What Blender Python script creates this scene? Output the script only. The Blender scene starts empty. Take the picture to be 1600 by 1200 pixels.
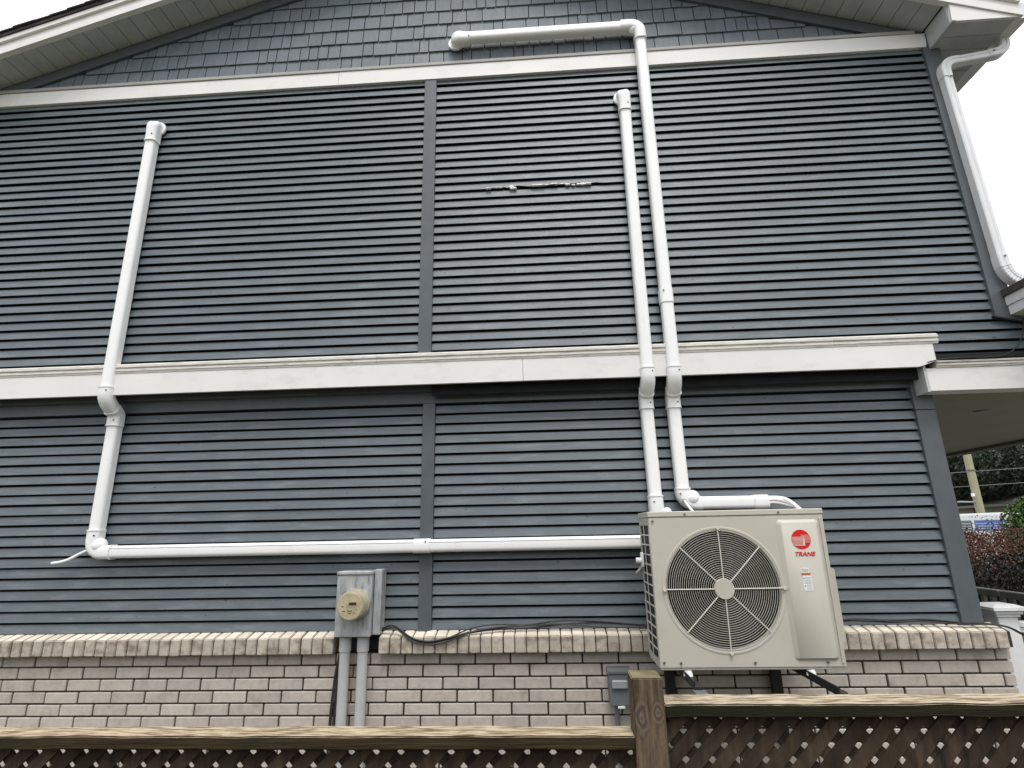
import bpy, bmesh, math, random
from mathutils import Vector, Matrix, noise
random.seed(11)
S = bpy.context.scene
COL = S.collection
# ---------------------------------------------------------------- camera
cam_d = bpy.data.cameras.new('camera'); cam = bpy.data.objects.new('camera', cam_d); COL.objects.link(cam)
R0 = (0.9980149, 0.0597585, -0.0198768); R1 = (-0.0348321, 0.2608280, -0.9647567); R2 = (-0.0524680, 0.9635339, 0.2623918)
cam.matrix_world = Matrix(((R0[0], -R1[0], -R2[0], 0), (R0[1], -R1[1], -R2[1], -3.6), (R0[2], -R1[2], -R2[2], 1.6), (0, 0, 0, 1)))
cam_d.sensor_width = 36; cam_d.lens = 36*850/1600; cam_d.clip_start = .05; cam_d.clip_end = 900
S.camera = cam
# ---------------------------------------------------------------- sky, sun, exposure
SUN_EL, SUN_AZ = math.radians(62), math.radians(170)      # azimuth from +Y, clockwise
W = bpy.data.worlds.new('World'); S.world = W; W.use_nodes = True
wn = W.node_tree.nodes; wl = W.node_tree.links; wn.clear()
sky = wn.new('ShaderNodeTexSky'); sky.sky_type = 'NISHITA'; sky.sun_disc = False
sky.sun_elevation = SUN_EL; sky.sun_rotation = SUN_AZ
bg1 = wn.new('ShaderNodeBackground'); bg1.inputs[1].default_value = .05; wl.new(sky.outputs[0], bg1.inputs[0])
bg2 = wn.new('ShaderNodeBackground')                       # the overcast cloud deck
tc = wn.new('ShaderNodeTexCoord'); nz = wn.new('ShaderNodeTexNoise'); nz.inputs['Scale'].default_value = 2.2; nz.inputs['Detail'].default_value = 5
cr = wn.new('ShaderNodeValToRGB'); cr.color_ramp.elements[0].color = (.86, .855, .84, 1); cr.color_ramp.elements[1].color = (1, .985, .96, 1)
wl.new(tc.outputs['Generated'], nz.inputs['Vector']); wl.new(nz.outputs[0], cr.inputs[0]); wl.new(cr.outputs[0], bg2.inputs[0])
sz = wn.new('ShaderNodeSeparateXYZ'); wl.new(tc.outputs['Generated'], sz.inputs[0])   # overcast skies are brighter overhead
gm_ = wn.new('ShaderNodeMapRange'); wl.new(sz.outputs[2], gm_.inputs[0])
gm_.inputs[1].default_value = 0; gm_.inputs[2].default_value = 1; gm_.inputs[3].default_value = .64; gm_.inputs[4].default_value = 1.5; wl.new(gm_.outputs[0], bg2.inputs[1])
ad = wn.new('ShaderNodeAddShader'); wo = wn.new('ShaderNodeOutputWorld')
wl.new(bg1.outputs[0], ad.inputs[0]); wl.new(bg2.outputs[0], ad.inputs[1]); wl.new(ad.outputs[0], wo.inputs[0])
sd = bpy.data.lights.new('sun', 'SUN'); sd.energy = 1.4; sd.angle = math.radians(22); sd.color = (1, .975, .94)
so = bpy.data.objects.new('sun', sd); COL.objects.link(so)
sv = Vector((math.sin(SUN_AZ)*math.cos(SUN_EL), math.cos(SUN_AZ)*math.cos(SUN_EL), math.sin(SUN_EL)))
so.rotation_euler = sv.to_track_quat('Z', 'Y').to_euler()
S.view_settings.view_transform = 'Standard'; S.view_settings.look = 'None'; S.view_settings.gamma = 1
S.view_settings.use_curve_mapping = False; S.view_settings.exposure = 0.4
S.cycles.max_bounces = 6

# ---------------------------------------------------------------- materials
def mat(name, col, rough=.6, var=.12, scale=6, stretch=(1, 1, 1), bump=0, bscale=80, orand=0, spec=.4, metal=0,
        col2=None, c2scale=3, c2lo=.5, c2hi=.7, c2stretch=(1, 1, 1), speck=None, top=None, emit=None):
    m = bpy.data.materials.new(name); m.use_nodes = True
    n = m.node_tree.nodes; l = m.node_tree.links; b = n['Principled BSDF']
    b.inputs['Roughness'].default_value = rough; b.inputs['Specular IOR Level'].default_value = spec; b.inputs['Metallic'].default_value = metal
    geo = n.new('ShaderNodeNewGeometry')
    def nse(sc, st, det=5):
        mp = n.new('ShaderNodeMapping'); mp.inputs['Scale'].default_value = st; l.new(geo.outputs['Position'], mp.inputs[0])
        t = n.new('ShaderNodeTexNoise'); t.inputs['Scale'].default_value = sc; t.inputs['Detail'].default_value = det; t.inputs['Roughness'].default_value = .6
        l.new(mp.outputs[0], t.inputs['Vector']); return t.outputs[0]
    def mr(v, a, bb, c, d):
        r = n.new('ShaderNodeMapRange'); l.new(v, r.inputs[0])
        for i, q in enumerate((a, bb, c, d)): r.inputs[i+1].default_value = q
        return r.outputs[0]
    def mix(f, a, c, mode='MIX'):
        x = n.new('ShaderNodeMix'); x.data_type = 'RGBA'; x.blend_type = mode
        if isinstance(f, float): x.inputs[0].default_value = f
        else: l.new(f, x.inputs[0])
        for s, q in ((6, a), (7, c)):
            if isinstance(q, tuple): x.inputs[s].default_value = (*q[:3], 1)
            else: l.new(q, x.inputs[s])
        return x.outputs[2]
    k = mr(nse(scale, stretch), .3, .7, 1-var, 1+var)
    cur = mix(1.0, col, k, 'MULTIPLY')
    if col2: cur = mix(mr(nse(c2scale, c2stretch), c2lo, c2hi, 0, 1), cur, col2)
    if top:  # paler upward faces: bleached wood, with sky brightness painted in
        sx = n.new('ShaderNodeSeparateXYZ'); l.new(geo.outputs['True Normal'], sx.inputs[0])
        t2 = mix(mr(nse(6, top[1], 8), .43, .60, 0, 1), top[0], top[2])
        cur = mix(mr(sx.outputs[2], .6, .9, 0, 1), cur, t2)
    if speck: cur = mix(mr(nse(speck[1], speck[2], 2), speck[3], speck[3]+.03, 0, 1), cur, speck[0])
    if orand:
        oi = n.new('ShaderNodeObjectInfo'); cur = mix(1.0, cur, mr(oi.outputs['Random'], 0, 1, 1-orand, 1+orand), 'MULTIPLY')
    l.new(cur, b.inputs['Base Color'])
    l.new(mr(nse(scale*2, stretch), .3, .7, max(.05, rough-.08), min(1, rough+.08)), b.inputs['Roughness'])
    if bump:
        bp = n.new('ShaderNodeBump'); bp.inputs['Strength'].default_value = bump; bp.inputs['Distance'].default_value = .004
        l.new(nse(bscale, stretch), bp.inputs['Height']); l.new(bp.outputs[0], b.inputs['Normal'])
    if emit: b.inputs['Emission Color'].default_value = (*emit[0], 1); b.inputs['Emission Strength'].default_value = emit[1]
    return m
M = {}
SID = (.091, .112, .124)
M['siding'] = mat('siding', SID, .44, .14, 5, (1, 1, 9), .25, 40, .05, spec=.5, col2=(.160, .181, .194), c2scale=2.6, c2lo=.50, c2hi=.80, c2stretch=(1.6, 1, 9),
                  speck=((.035, .04, .045), 24, (1, 1, 2.2), .705))
M['shingle'] = mat('shingle', (.120, .141, .158), .5, .12, 7, (5, 1, 1), .4, 60, .09, col2=(.15, .168, .182), c2scale=5, c2lo=.5, c2hi=.8)
M['trimblue'] = mat('trim_blue', (.088, .100, .110), .42, .08, 5, (3, 1, 1), .15, 60, col2=(.11, .122, .13), c2scale=3, c2lo=.5, c2hi=.8)
M['dark'] = mat('cavity', (.012, .013, .015), .9, .1)
M['white'] = mat('white_trim', (.74, .72, .69), .5, .04, 3, (1, 1, 1), .12, 50, col2=(.6, .575, .53), c2scale=4, c2lo=.55, c2hi=.85, c2stretch=(1, 1, 2), speck=((.42, .38, .33), 26, (1, 1, 1.6), .75))
M['dirty'] = mat('dirty_moulding', (.66, .635, .58), .55, .12, 5, (1, 1, 12), .2, 60, col2=(.28, .24, .19), c2scale=6, c2lo=.52, c2hi=.75, c2stretch=(1.5, 1, 20))
M['strip'] = mat('grey_strip', (.36, .34, .31), .6, .12, 6, (1, 1, 5))
M['soffit'] = mat('soffit', (.47, .475, .475), .6, .08, 5, (1, 1, 1), .25, 90, .03, col2=(.38, .39, .40), c2scale=9, c2lo=.5, c2hi=.8)
M['pvc'] = mat('white_plastic', (.84, .835, .82), .32, .02, 3, spec=.5, bump=.03, bscale=30, col2=(.76, .75, .73), c2scale=2.5, c2lo=.55, c2hi=.9, c2stretch=(3, 3, 1))
M['alum'] = mat('white_aluminium', (.72, .72, .72), .4, .05, 6, spec=.5, col2=(.6, .6, .59), c2scale=7, c2lo=.5, c2hi=.85, c2stretch=(4, 4, 1), bump=.1, bscale=30)
M['brick'] = mat('brick', (.48, .425, .372), .85, .10, 30, (1, 1, 1),   .6, 160, .10, spec=.2, col2=(.34, .30, .265), c2scale=9, c2lo=.54, c2hi=.75)
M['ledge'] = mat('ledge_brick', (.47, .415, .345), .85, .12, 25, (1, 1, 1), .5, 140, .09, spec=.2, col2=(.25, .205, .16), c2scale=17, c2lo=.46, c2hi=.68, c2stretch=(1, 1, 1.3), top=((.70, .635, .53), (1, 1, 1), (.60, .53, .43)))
M['mortar'] = mat('mortar', (.04, .030, .023), .95, .25, 20, bump=.5)
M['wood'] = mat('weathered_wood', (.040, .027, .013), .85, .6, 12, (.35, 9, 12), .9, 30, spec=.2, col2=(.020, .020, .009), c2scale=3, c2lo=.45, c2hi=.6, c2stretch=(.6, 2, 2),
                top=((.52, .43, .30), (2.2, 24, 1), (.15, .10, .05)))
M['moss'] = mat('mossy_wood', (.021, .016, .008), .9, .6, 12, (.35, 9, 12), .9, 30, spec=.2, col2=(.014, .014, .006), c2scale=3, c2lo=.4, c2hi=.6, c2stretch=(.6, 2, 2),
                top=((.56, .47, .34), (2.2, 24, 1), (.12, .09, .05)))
M['lattice'] = mat('lattice_wood', (.046, .032, .022), .85, .6, 14, (3, 1, .6), .5, 40, .35, spec=.2, col2=(.035, .024, .015), c2scale=5, c2lo=.45, c2hi=.65)
M['unit'] = mat('beige_enamel', (.50, .47, .40), .38, .035, 3, spec=.45, bump=.02, bscale=20, col2=(.455, .425, .355), c2scale=4, c2lo=.5, c2hi=.85)
M['grille'] = mat('grille_enamel', (.60, .57, .49), .4, .02, 3)
M['coil'] = mat('coil', (.022, .023, .025), .6, .3, 60, (1, 1, 1))
M['fanblack'] = mat('fan_plastic', (.009, .009, .010), .5, .1)
M['black'] = mat('black_steel', (.015, .015, .017), .45, .2)
M['galv'] = mat('galvanised', (.42, .43, .43), .5, .15, 20, (1, 1, .4), .2, 60, metal=.25, col2=(.16, .165, .17), c2scale=13, c2lo=.5, c2hi=.72, c2stretch=(3, 3, .7))
M['conduit'] = mat('grey_pvc', (.47, .47, .46), .5, .05, 8, bump=.08)
M['greybox'] = mat('grey_box', (.13, .145, .15), .5, .06, 8)
M['greybright'] = mat('grey_box_lid', (.28, .30, .31), .45, .05)
M['meter'] = mat('meter_shell', (.46, .40, .26), .3, .06, 12, spec=.6, col2=(.30, .25, .14), c2scale=16, c2lo=.5, c2hi=.8)
for k_, v_ in (('Coat Weight', 1), ('Coat Roughness', .04)): M['meter'].node_tree.nodes['Principled BSDF'].inputs[k_].default_value = v_
M['lcd'] = mat('lcd', (.05, .035, .02), .2, .05)
M['red'] = mat('red_print', (.62, .012, .018), .4, .02)
M['cream'] = mat('cream_print', (.72, .60, .50), .4, .02)
M['label'] = mat('label_paper', (.78, .77, .75), .5, .02)
M['orange'] = mat('orange_print', (.42, .12, .03), .5, .03)
M['ink'] = mat('grey_print', (.30, .30, .30), .5, .02)
M['inkdark'] = mat('black_print', (.05, .05, .05), .5, .02)
M['cable'] = mat('cable', (.035, .03, .03), .5, .2, 40)
M['screw'] = mat('screw', (.14, .13, .12), .4, .1, metal=.4)
M['roofing'] = mat('roofing', (.06, .052, .05), .95, .3, 40, bump=.8, bscale=120)
M['ceiling'] = mat('porch_ceiling', (.30, .285, .225), .7, .05, 3)
M['torn'] = mat('torn_foam', (.88, .85, .80), .8, .15, 60, bump=.6)
M['ground'] = mat('soil', (.085, .075, .058), .95, .35, 5, bump=.8, bscale=30, col2=(.06, .09, .03), c2scale=1.2, c2lo=.45, c2hi=.6)
M['asphalt'] = mat('asphalt', (.055, .055, .056), .9, .2, 30, bump=.4)
M['concrete'] = mat('concrete', (.38, .37, .35), .9, .12, 6, bump=.3)
M['paintwhite'] = mat('van_paint', (.8, .8, .8), .25, .02, spec=.6)
M['blueprint'] = mat('blue_stripe', (.09, .17, .42), .3, .03)
M['glass'] = mat('window_glass', (.10, .13, .17), .08, .1, spec=.8)
M['rubber'] = mat('rubber', (.02, .02, .02), .8, .1)
M['bark'] = mat('bark', (.07, .055, .04), .95, .3, 12, (3, 3, .5), .8, 40)
M['polewood'] = mat('pole_wood', (.33, .31, .20), .9, .2, 10, (4, 4, .4), .3, 40)
M['leafdark'] = mat('leaf_dark', (.028, .040, .024), .6, .4, 1.5, spec=.3)
M['leafgreen'] = mat('leaf_green', (.055, .105, .016), .55, .4, 4, spec=.3)
M['leafred'] = mat('leaf_red', (.12, .022, .017), .55, .4, 5, spec=.3, col2=(.05, .045, .015), c2scale=3, c2lo=.4, c2hi=.65)
M['leafhedge'] = mat('leaf_hedge', (.013, .014, .009), .6, .4, 4, spec=.3)
M['greyrail'] = mat('painted_wood_grey', (.12, .12, .10), .6, .15, 6)
M['housewall'] = mat('house_wall', (.28, .25, .20), .9, .1)
M['redbrick'] = mat('red_brick', (.30, .17, .14), .9, .2, 20)

# ---------------------------------------------------------------- helpers
def link(name, me, m, parent=None, loc=None):
    o = bpy.data.objects.new(name, me); COL.objects.link(o)
    if m is not None and me is not None and not me.materials: me.materials.append(M[m] if isinstance(m, str) else m)
    if parent: o.parent = parent; o.matrix_parent_inverse = Matrix.Identity(4)
    if loc is not None: o.location = loc
    return o
def thing(name, label, cat, loc=(0, 0, 0), group=None):
    o = bpy.data.objects.new(name, None); COL.objects.link(o); o.empty_display_size = .1
    o.location = loc; o['label'] = label; o['category'] = cat
    if group: o['group'] = group
    return o
def tag(o, label, cat, group=None):
    o['label'] = label; o['category'] = cat
    if group: o['group'] = group
    return o
def B(): return bmesh.new()
def box(bm, x0, x1, y0, y1, z0, z1, bev=0):
    if x0 > x1: x0, x1 = x1, x0
    if y0 > y1: y0, y1 = y1, y0
    if z0 > z1: z0, z1 = z1, z0
    r = bmesh.ops.create_cube(bm, size=1, matrix=Matrix.Translation(((x0+x1)/2, (y0+y1)/2, (z0+z1)/2)) @ Matrix.Diagonal((x1-x0, y1-y0, z1-z0, 1)))
    if bev:
        es = list({e for v in r['verts'] for e in v.link_edges})
        bmesh.ops.bevel(bm, geom=es, offset=bev, segments=1, affect='EDGES')
    return bm
def prism(bm, pts, y0, y1):          # polygon in x,z extruded along y
    a = [bm.verts.new((p[0], y0, p[1])) for p in pts]; b = [bm.verts.new((p[0], y1, p[1])) for p in pts]
    n = len(pts); bm.faces.new(a); bm.faces.new(b[::-1])
    for i in range(n): bm.faces.new((a[i], b[i], b[(i+1) % n], a[(i+1) % n]))
def prism_x(bm, pts, x0, x1):        # polygon in y,z extruded along x
    a = [bm.verts.new((x0, p[0], p[1])) for p in pts]; b = [bm.verts.new((x1, p[0], p[1])) for p in pts]
    n = len(pts); bm.faces.new(a); bm.faces.new(b[::-1])
    for i in range(n): bm.faces.new((a[i], b[i], b[(i+1) % n], a[(i+1) % n]))
def cyl(bm, c, r, h, axis='Z', seg=24, r2=None):
    rot = {'Z': Matrix.Identity(4), 'X': Matrix.Rotation(math.pi/2, 4, 'Y'), 'Y': Matrix.Rotation(math.pi/2, 4, 'X')}[axis]
    bmesh.ops.create_cone(bm, cap_ends=True, segments=seg, radius1=r, radius2=r if r2 is None else r2, depth=h, matrix=Matrix.Translation(c) @ rot)
def ob(name, bm, m, parent=None, smooth=0, loc=None):
    bmesh.ops.recalc_face_normals(bm, faces=bm.faces[:])
    me = bpy.data.meshes.new(name); bm.to_mesh(me); bm.free()
    if smooth:
        me.polygons.foreach_set('use_smooth', [True]*len(me.polygons))
        me.set_sharp_from_angle(angle=math.radians(smooth))
    return link(name, me, m, parent, loc)
def tube(bm, pts, r, seg=10, rs=None):
    pts = [Vector(p) for p in pts]; rings = []
    up = None
    for i, p in enumerate(pts):
        t = (pts[min(i+1, len(pts)-1)]-pts[max(i-1, 0)]).normalized()
        if up is None: up = t.orthogonal().normalized()
        up = (up-t*up.dot(t)).normalized(); v = t.cross(up); rr = rs[i] if rs else r
        rings.append([bm.verts.new(p+(up*math.cos(a)+v*math.sin(a))*rr) for a in [2*math.pi*k/seg for k in range(seg)]])
    for a, b in zip(rings, rings[1:]):
        for k in range(seg): bm.faces.new((a[k], a[(k+1) % seg], b[(k+1) % seg], b[k]))
    bm.faces.new(rings[0][::-1]); bm.faces.new(rings[-1])
def smoothpath(pts, n=6):            # Catmull-Rom
    P = [Vector(p) for p in pts]; P = [P[0]*2-P[1]]+P+[P[-1]*2-P[-2]]; out = []
    for i in range(1, len(P)-2):
        for k in range(n):
            t = k/n; a, b, c, d = P[i-1:i+3]
            out.append(.5*((2*b)+(c-a)*t+(2*a-5*b+4*c-d)*t*t+(3*b-a-3*c+d)*t**3))
    out.append(P[-2]); return out
def dsec(w, d, r=.02, n=5):
    pts = [(-w/2, 0)]
    for k in range(n+1):
        a = math.pi-(math.pi/2)*k/n; pts.append((-w/2+r+r*math.cos(a), d-r+r*math.sin(a)))
    for k in range(n+1):
        a = math.pi/2-(math.pi/2)*k/n; pts.append((w/2-r+r*math.cos(a), d-r+r*math.sin(a)))
    pts.append((w/2, 0)); return pts
def sweep(bm, path, sec, front=(0, -1, 0), scales=None):
    path = [Vector(p) for p in path]; F = Vector(front); rings = []
    for i, p in enumerate(path):
        t = (path[min(i+1, len(path)-1)]-path[max(i-1, 0)]).normalized()
        v = (F-t*F.dot(t)).normalized(); u = t.cross(v); s = scales[i] if scales else (1, 1)
        rings.append([bm.verts.new(p+u*a*s[0]+v*b*s[1]) for a, b in sec])
    n = len(sec)
    for a, b in zip(rings, rings[1:]):
        for k in range(n): bm.faces.new((a[k], a[(k+1) % n], b[(k+1) % n], b[k]))
    bm.faces.new(rings[0][::-1]); bm.faces.new(rings[-1])
def arc(c, r, a0, a1, n, y):         # in the x-z plane
    return [(c[0]+r*math.cos(a0+(a1-a0)*k/n), y, c[1]+r*math.sin(a0+(a1-a0)*k/n)) for k in range(n+1)]
def copies(src, name, parent, locs):
    for l in locs:
        c = src.copy(); COL.objects.link(c); c.parent = parent; c.location = l

U = -.11                              # the upper wall hangs 11 cm over the lower one
XP, ZP, SL = -.78, 6.50, .34          # gable peak
HX0 = -4.66
def rz(x): return ZP-SL*abs(x-XP)

# ================================================================ ground
g = B(); bmesh.ops.create_grid(g, x_segments=2, y_segments=2, size=400); ob('ground', g, 'ground')['kind'] = 'structure'
g = B(); box(g, 10.6, 17.5, -60, 90, -.05, .004); ob('road', g, 'asphalt')['kind'] = 'structure'
g = B(); box(g, 9.2, 10.45, -60, 90, -.05, .09); ob('sidewalk', g, 'concrete')['kind'] = 'structure'
g = B(); box(g, 10.45, 10.6, -60, 90, -.05, .13); ob('kerb', g, 'concrete')['kind'] = 'structure'

# ================================================================ house
house = thing('house', 'blue-grey clapboard house with beige brick base, white trim bands and shingled gable', 'house')
g = B(); box(g, -4.6, 2.52, .06, 7, .0, 2.9); box(g, HX0+.02, 3.06, U+.06, 7, 2.54, 5.2)
ob('wall', g, 'trimblue', house)
g = B(); prism(g, [(HX0+.05, 5.15), (3.05, 5.15), (3.05, rz(3.05)-.02), (XP, ZP-.03), (HX0+.05, rz(HX0)-.02)], U+.04, 7); ob('gable_wall_core', g, 'trimblue', house).name = 'attic_wall'

# --- siding: clapboards with a groove between them
P = .012
def clap(name, x0, x1, parent, ragged=False):
    pitch = .0692 if parent.get('_up') else .0682
    prof = [(0, 0), (.0125, pitch*.80), (.034, pitch*.83), (.034, -.004), (.0, 0)]
    b = B()
    pr = [(0, 0), (.014, pitch*.785), (.020, pitch*.785), (.006, 0)]
    if not ragged:
        prism_x(b, pr, x0, x1)
    else:
        n = 90; rings = []
        for i in range(n+1):
            x = x0+(x1-x0)*i/n; k = 0
            if -.36 < x < .46: k = max(0, noise.noise(Vector((x*14, 3.1, 0)))*.022+.006)
            rings.append([b.verts.new((x, p[0]+(k*.3 if j == 0 else 0), p[1]+(k if j in (0, 3) else 0))) for j, p in enumerate(pr)])
        for a, c in zip(rings, rings[1:]):
            for j in range(4): b.faces.new((a[j], a[(j+1) % 4], c[(j+1) % 4], c[j]))
        b.faces.new(rings[0]); b.faces.new(rings[-1][::-1])
    o = ob(name, b, 'siding', parent); return o
def backing(x0, x1, z0, z1, y, up):
    b = B(); box(b, x0, x1, y+.036, y+.055, z0, z1); o = ob('siding_wall', b, 'dark', house)
    return o
def run(x0, x1, parent, y, zs, pitch, up):
    parent['_up'] = up
    first = clap('siding_board', x0, x1, parent); first.location = (0, y, zs[0])
    for z in zs[1:]:
        c = first.copy(); COL.objects.link(c); c.parent = parent
        c.location = (random.uniform(-.001, .001), y+random.uniform(-.0008, .0008), z+random.uniform(-.0007, .0007)); c.rotation_euler = (0, random.uniform(-.0004, .0004), 0)
    del parent['_up']
zl = [1.028+.0682*k for k in range(0, 21)]
for x0, x1 in ((-4.6, -.809), (-.725, 2.415)):
    w = backing(x0, x1, 1.02, 2.47, 0, 0); run(x0+.002, x1-.002, w, 0, zl, .0682, 0)
DAM = 2.808+.0692*18
zu = [2.808+.0692*k for k in range(0, 33)]
w = backing(HX0, -.829, 2.75, 5.1, U, 1); run(HX0, -.829, w, U, zu, .0692, 1)
w = backing(-.737, 2.97, 2.75, 5.1, U, 1); run(-.737, 2.965, w, U, [z for z in zu if abs(z-DAM) > .01 and z > 2.88], .0692, 1)
w['_up'] = 1; r_ = clap('siding_board', -.735, 2.963, w, True); r_.location = (0, U, DAM); r_['label'] = 'siding board with a torn ragged lower edge'
b = B()
random.seed(5)
for x, ww, hh, dz in ((-.335, .04, .006, -.001), (-.26, .07, .005, .006), (-.165, .035, .018, .002), (-.15, .05, .012, -.012), (.03, .1, .009, .004), (.09, .07, .007, .005), (.15, .06, .009, .007),
                      (.215, .05, .007, .008), (.25, .035, .012, -.002), (.29, .03, .008, -.008), (.355, .09, .013, -.004), (.40, .04, .011, -.005)):
    n = 7
    top = [(x-ww/2+ww*i/n, dz+hh*(.5+random.uniform(0, .5))) for i in range(n+1)]
    bot = [(x-ww/2+ww*i/n, dz-hh*random.uniform(.1, .5)) for i in range(n+1)]
    top[0] = bot[0] = (x-ww/2, dz); top[-1] = (x+ww/2, dz); pts = top+bot[1:-1][::-1]
    pts = [(a_, dz+(c_-dz)*.7) for a_, c_ in pts]; prism(b, pts, -.004+random.uniform(-.006, .002), .012)
ob('torn_foam', b, 'torn', w, loc=(0, U, DAM))['kind'] = 'stuff'; del w['_up']
w = backing(-.737, 3.9, 2.5, 2.88, U, 1); run(-.735, 3.9, w, U, [2.6004, 2.6696, 2.7388, 2.808, 2.8772], .0692, 1)

b = B(); box(b, 2.56, 3.9, U+.002, U+.03, 2.50, 2.585); ob('siding_filler', b, 'siding', house)
# --- posts, corner boards, friezes
b = B(); box(b, -.829, -.737, U-.010, U+.04, 2.72, 5.08, .002); ob('batten', b, 'trimblue', house)
b = B(); box(b, -.809, -.725, -.010, .04, 1.02, 2.46, .002); ob('batten', b, 'trimblue', house)
b = B(); prism(b, [(2.965, 2.89), (3.125, 2.85), (3.09, 2.95), (3.085, 5.19), (2.965, 5.19)], U-.014, U+.05); ob('corner_board', b, 'trimblue', house)
b = B(); prism(b, [(2.95, 2.895), (3.15, 2.84), (3.15, 2.828), (2.95, 2.883)], U-.018, U); ob('flashing', b, 'dark', house)
b = B(); box(b, 3.02, 3.085, U+.05, 7, 2.85, 5.19); ob('corner_board', b, 'trimblue', house)
b = B(); box(b, 2.413, 2.536, -.014, .06, 1.025, 2.307, .002); ob('corner_board', b, 'trimblue', house)
b = B(); box(b, 2.411, 2.538, -.017, .06, 2.310, 2.57, .002); ob('corner_board', b, 'trimblue', house)
b = B(); box(b, -4.6, 2.411, -.008, .03, 2.462, 2.57); ob('frieze_board', b, 'trimblue', house)

# --- gable shingles
random.seed(3)
b = B(); box(b, HX0+.05, 3.04, U+.012, U+.03, 5.2, 5.3); sw = None
b.free(); b = B(); prism(b, [(HX0+.3, 5.18), (2.7, 5.18), (XP, ZP-.03)], U+.014, U+.035); gable = ob('gable_wall', b, 'dark', house)
mesh_cache = {}
cnt = 0; restbm = B(); rest = 0
widths = [.075, .085, .10, .115, .13, .15, .19]
for r in range(-1, 9):
    z0 = 5.355+.1375*r-(.0 if r >= 0 else 0)
    x = HX0+random.uniform(0, .1)
    while x < 3.05:
        wd = random.choice(widths); xa, xb = x+.0035, x+wd-.0035; x += wd
        zt = z0+.145
        lim = min(rz(xa), rz(xb))-.10
        zlow = 5.215 if r < 0 else z0+random.choice((0, 0, 0, .002, -.002))
        if zlow > lim-.01: continue
        top = min(zt, lim+.03)
        key = (round(wd, 3), round(top-zlow, 2))
        if top-zlow > .12 and r >= 0:
            if key not in mesh_cache:
                q = B(); prism_x(q, [(0, 0), (.012, top-zlow), (.020, top-zlow), (.020, 0)], 0, wd-.007)
                bmesh.ops.bevel(q, geom=[e for e in q.edges if all(v.co.z < .001 for v in e.verts)], offset=.0015, segments=1, affect='EDGES')
                mesh_cache[key] = ob('shingle', q, 'shingle', gable); mesh_cache[key].location = (xa, U+random.uniform(-.002, .001), zlow)
            else:
                c = mesh_cache[key].copy(); COL.objects.link(c); c.parent = gable; c.location = (xa, U+random.uniform(-.002, .001), zlow)
        else:
            q = B(); yy = 0
            def rt(xx): return min(top, rz(xx)-.09)
            vs = [q.verts.new(p) for p in ((0, 0, 0), (xb-xa, 0, 0), (xb-xa, .012, rt(xb)-zlow), (0, .012, rt(xa)-zlow), (0, .02, 0), (xb-xa, .02, 0), (xb-xa, .02, rt(xb)-zlow), (0, .02, rt(xa)-zlow))]
            for f in ((0, 1, 2, 3), (4, 7, 6, 5), (0, 3, 7, 4), (1, 5, 6, 2), (0, 4, 5, 1), (3, 2, 6, 7)): q.faces.new([vs[i] for i in f])
            o = ob('shingle', q, 'shingle', gable); o.location = (xa, U, zlow)
# rake frieze boards
for s in (-1, 1):
    e = HX0-.1 if s < 0 else 3.1; th = .118
    b = B(); prism(b, [(XP, ZP-.02), (e, rz(e)-.02), (e, rz(e)-th), (XP, ZP-th)], U-.012, U+.02); ob('frieze_board', b, 'trimblue', house)
# upper white band
b = B(); box(b, HX0-.02, -1.529, U-.015, U+.012, 5.066, 5.190, .002); ob('trim_band', b, 'white', house)
b = B(); prism(b, [(-1.526, 5.066), (2.99, 5.066), (3.0, 5.12), (3.0, 5.19), (-1.526, 5.19)], U-.016, U+.012); ob('trim_band', b, 'white', house)
b = B(); box(b, HX0-.02, 2.93, U-.024, U+.02, 5.192, 5.222, .003); ob('drip_edge', b, 'strip', house)

# --- belt between the storeys
def belt(x0, x1, name='belt_board'):
    b = B(); prism(b, [(x0, 2.560), (x1-.11 if x1 > 2 else x1, 2.560), (x1, 2.594) if x1 > 2 else (x1, 2.57), (x1, 2.71), (x0, 2.71)], U-.042, U-.018); ob(name, b, 'white', house)
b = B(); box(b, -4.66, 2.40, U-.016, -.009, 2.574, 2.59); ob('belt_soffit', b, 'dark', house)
belt(-4.66, -.115); belt(-.1125, 2.512)
cp = [(U-.002, 2.711), (U-.045, 2.711), (U-.048, 2.724), (U-.052, 2.726), (U-.052, 2.738), (U-.044, 2.742), (U-.044, 2.748), (U-.056, 2.752), (U-.056, 2.768), (U-.040, 2.780), (U-.002, 2.785)]
for x0, x1 in ((-4.66, -1.1), (-1.098, 1.9), (1.902, 2.547)):
    b = B(); prism_x(b, cp, x0, x1); ob('crown_moulding', b, 'dirty', house)

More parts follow.
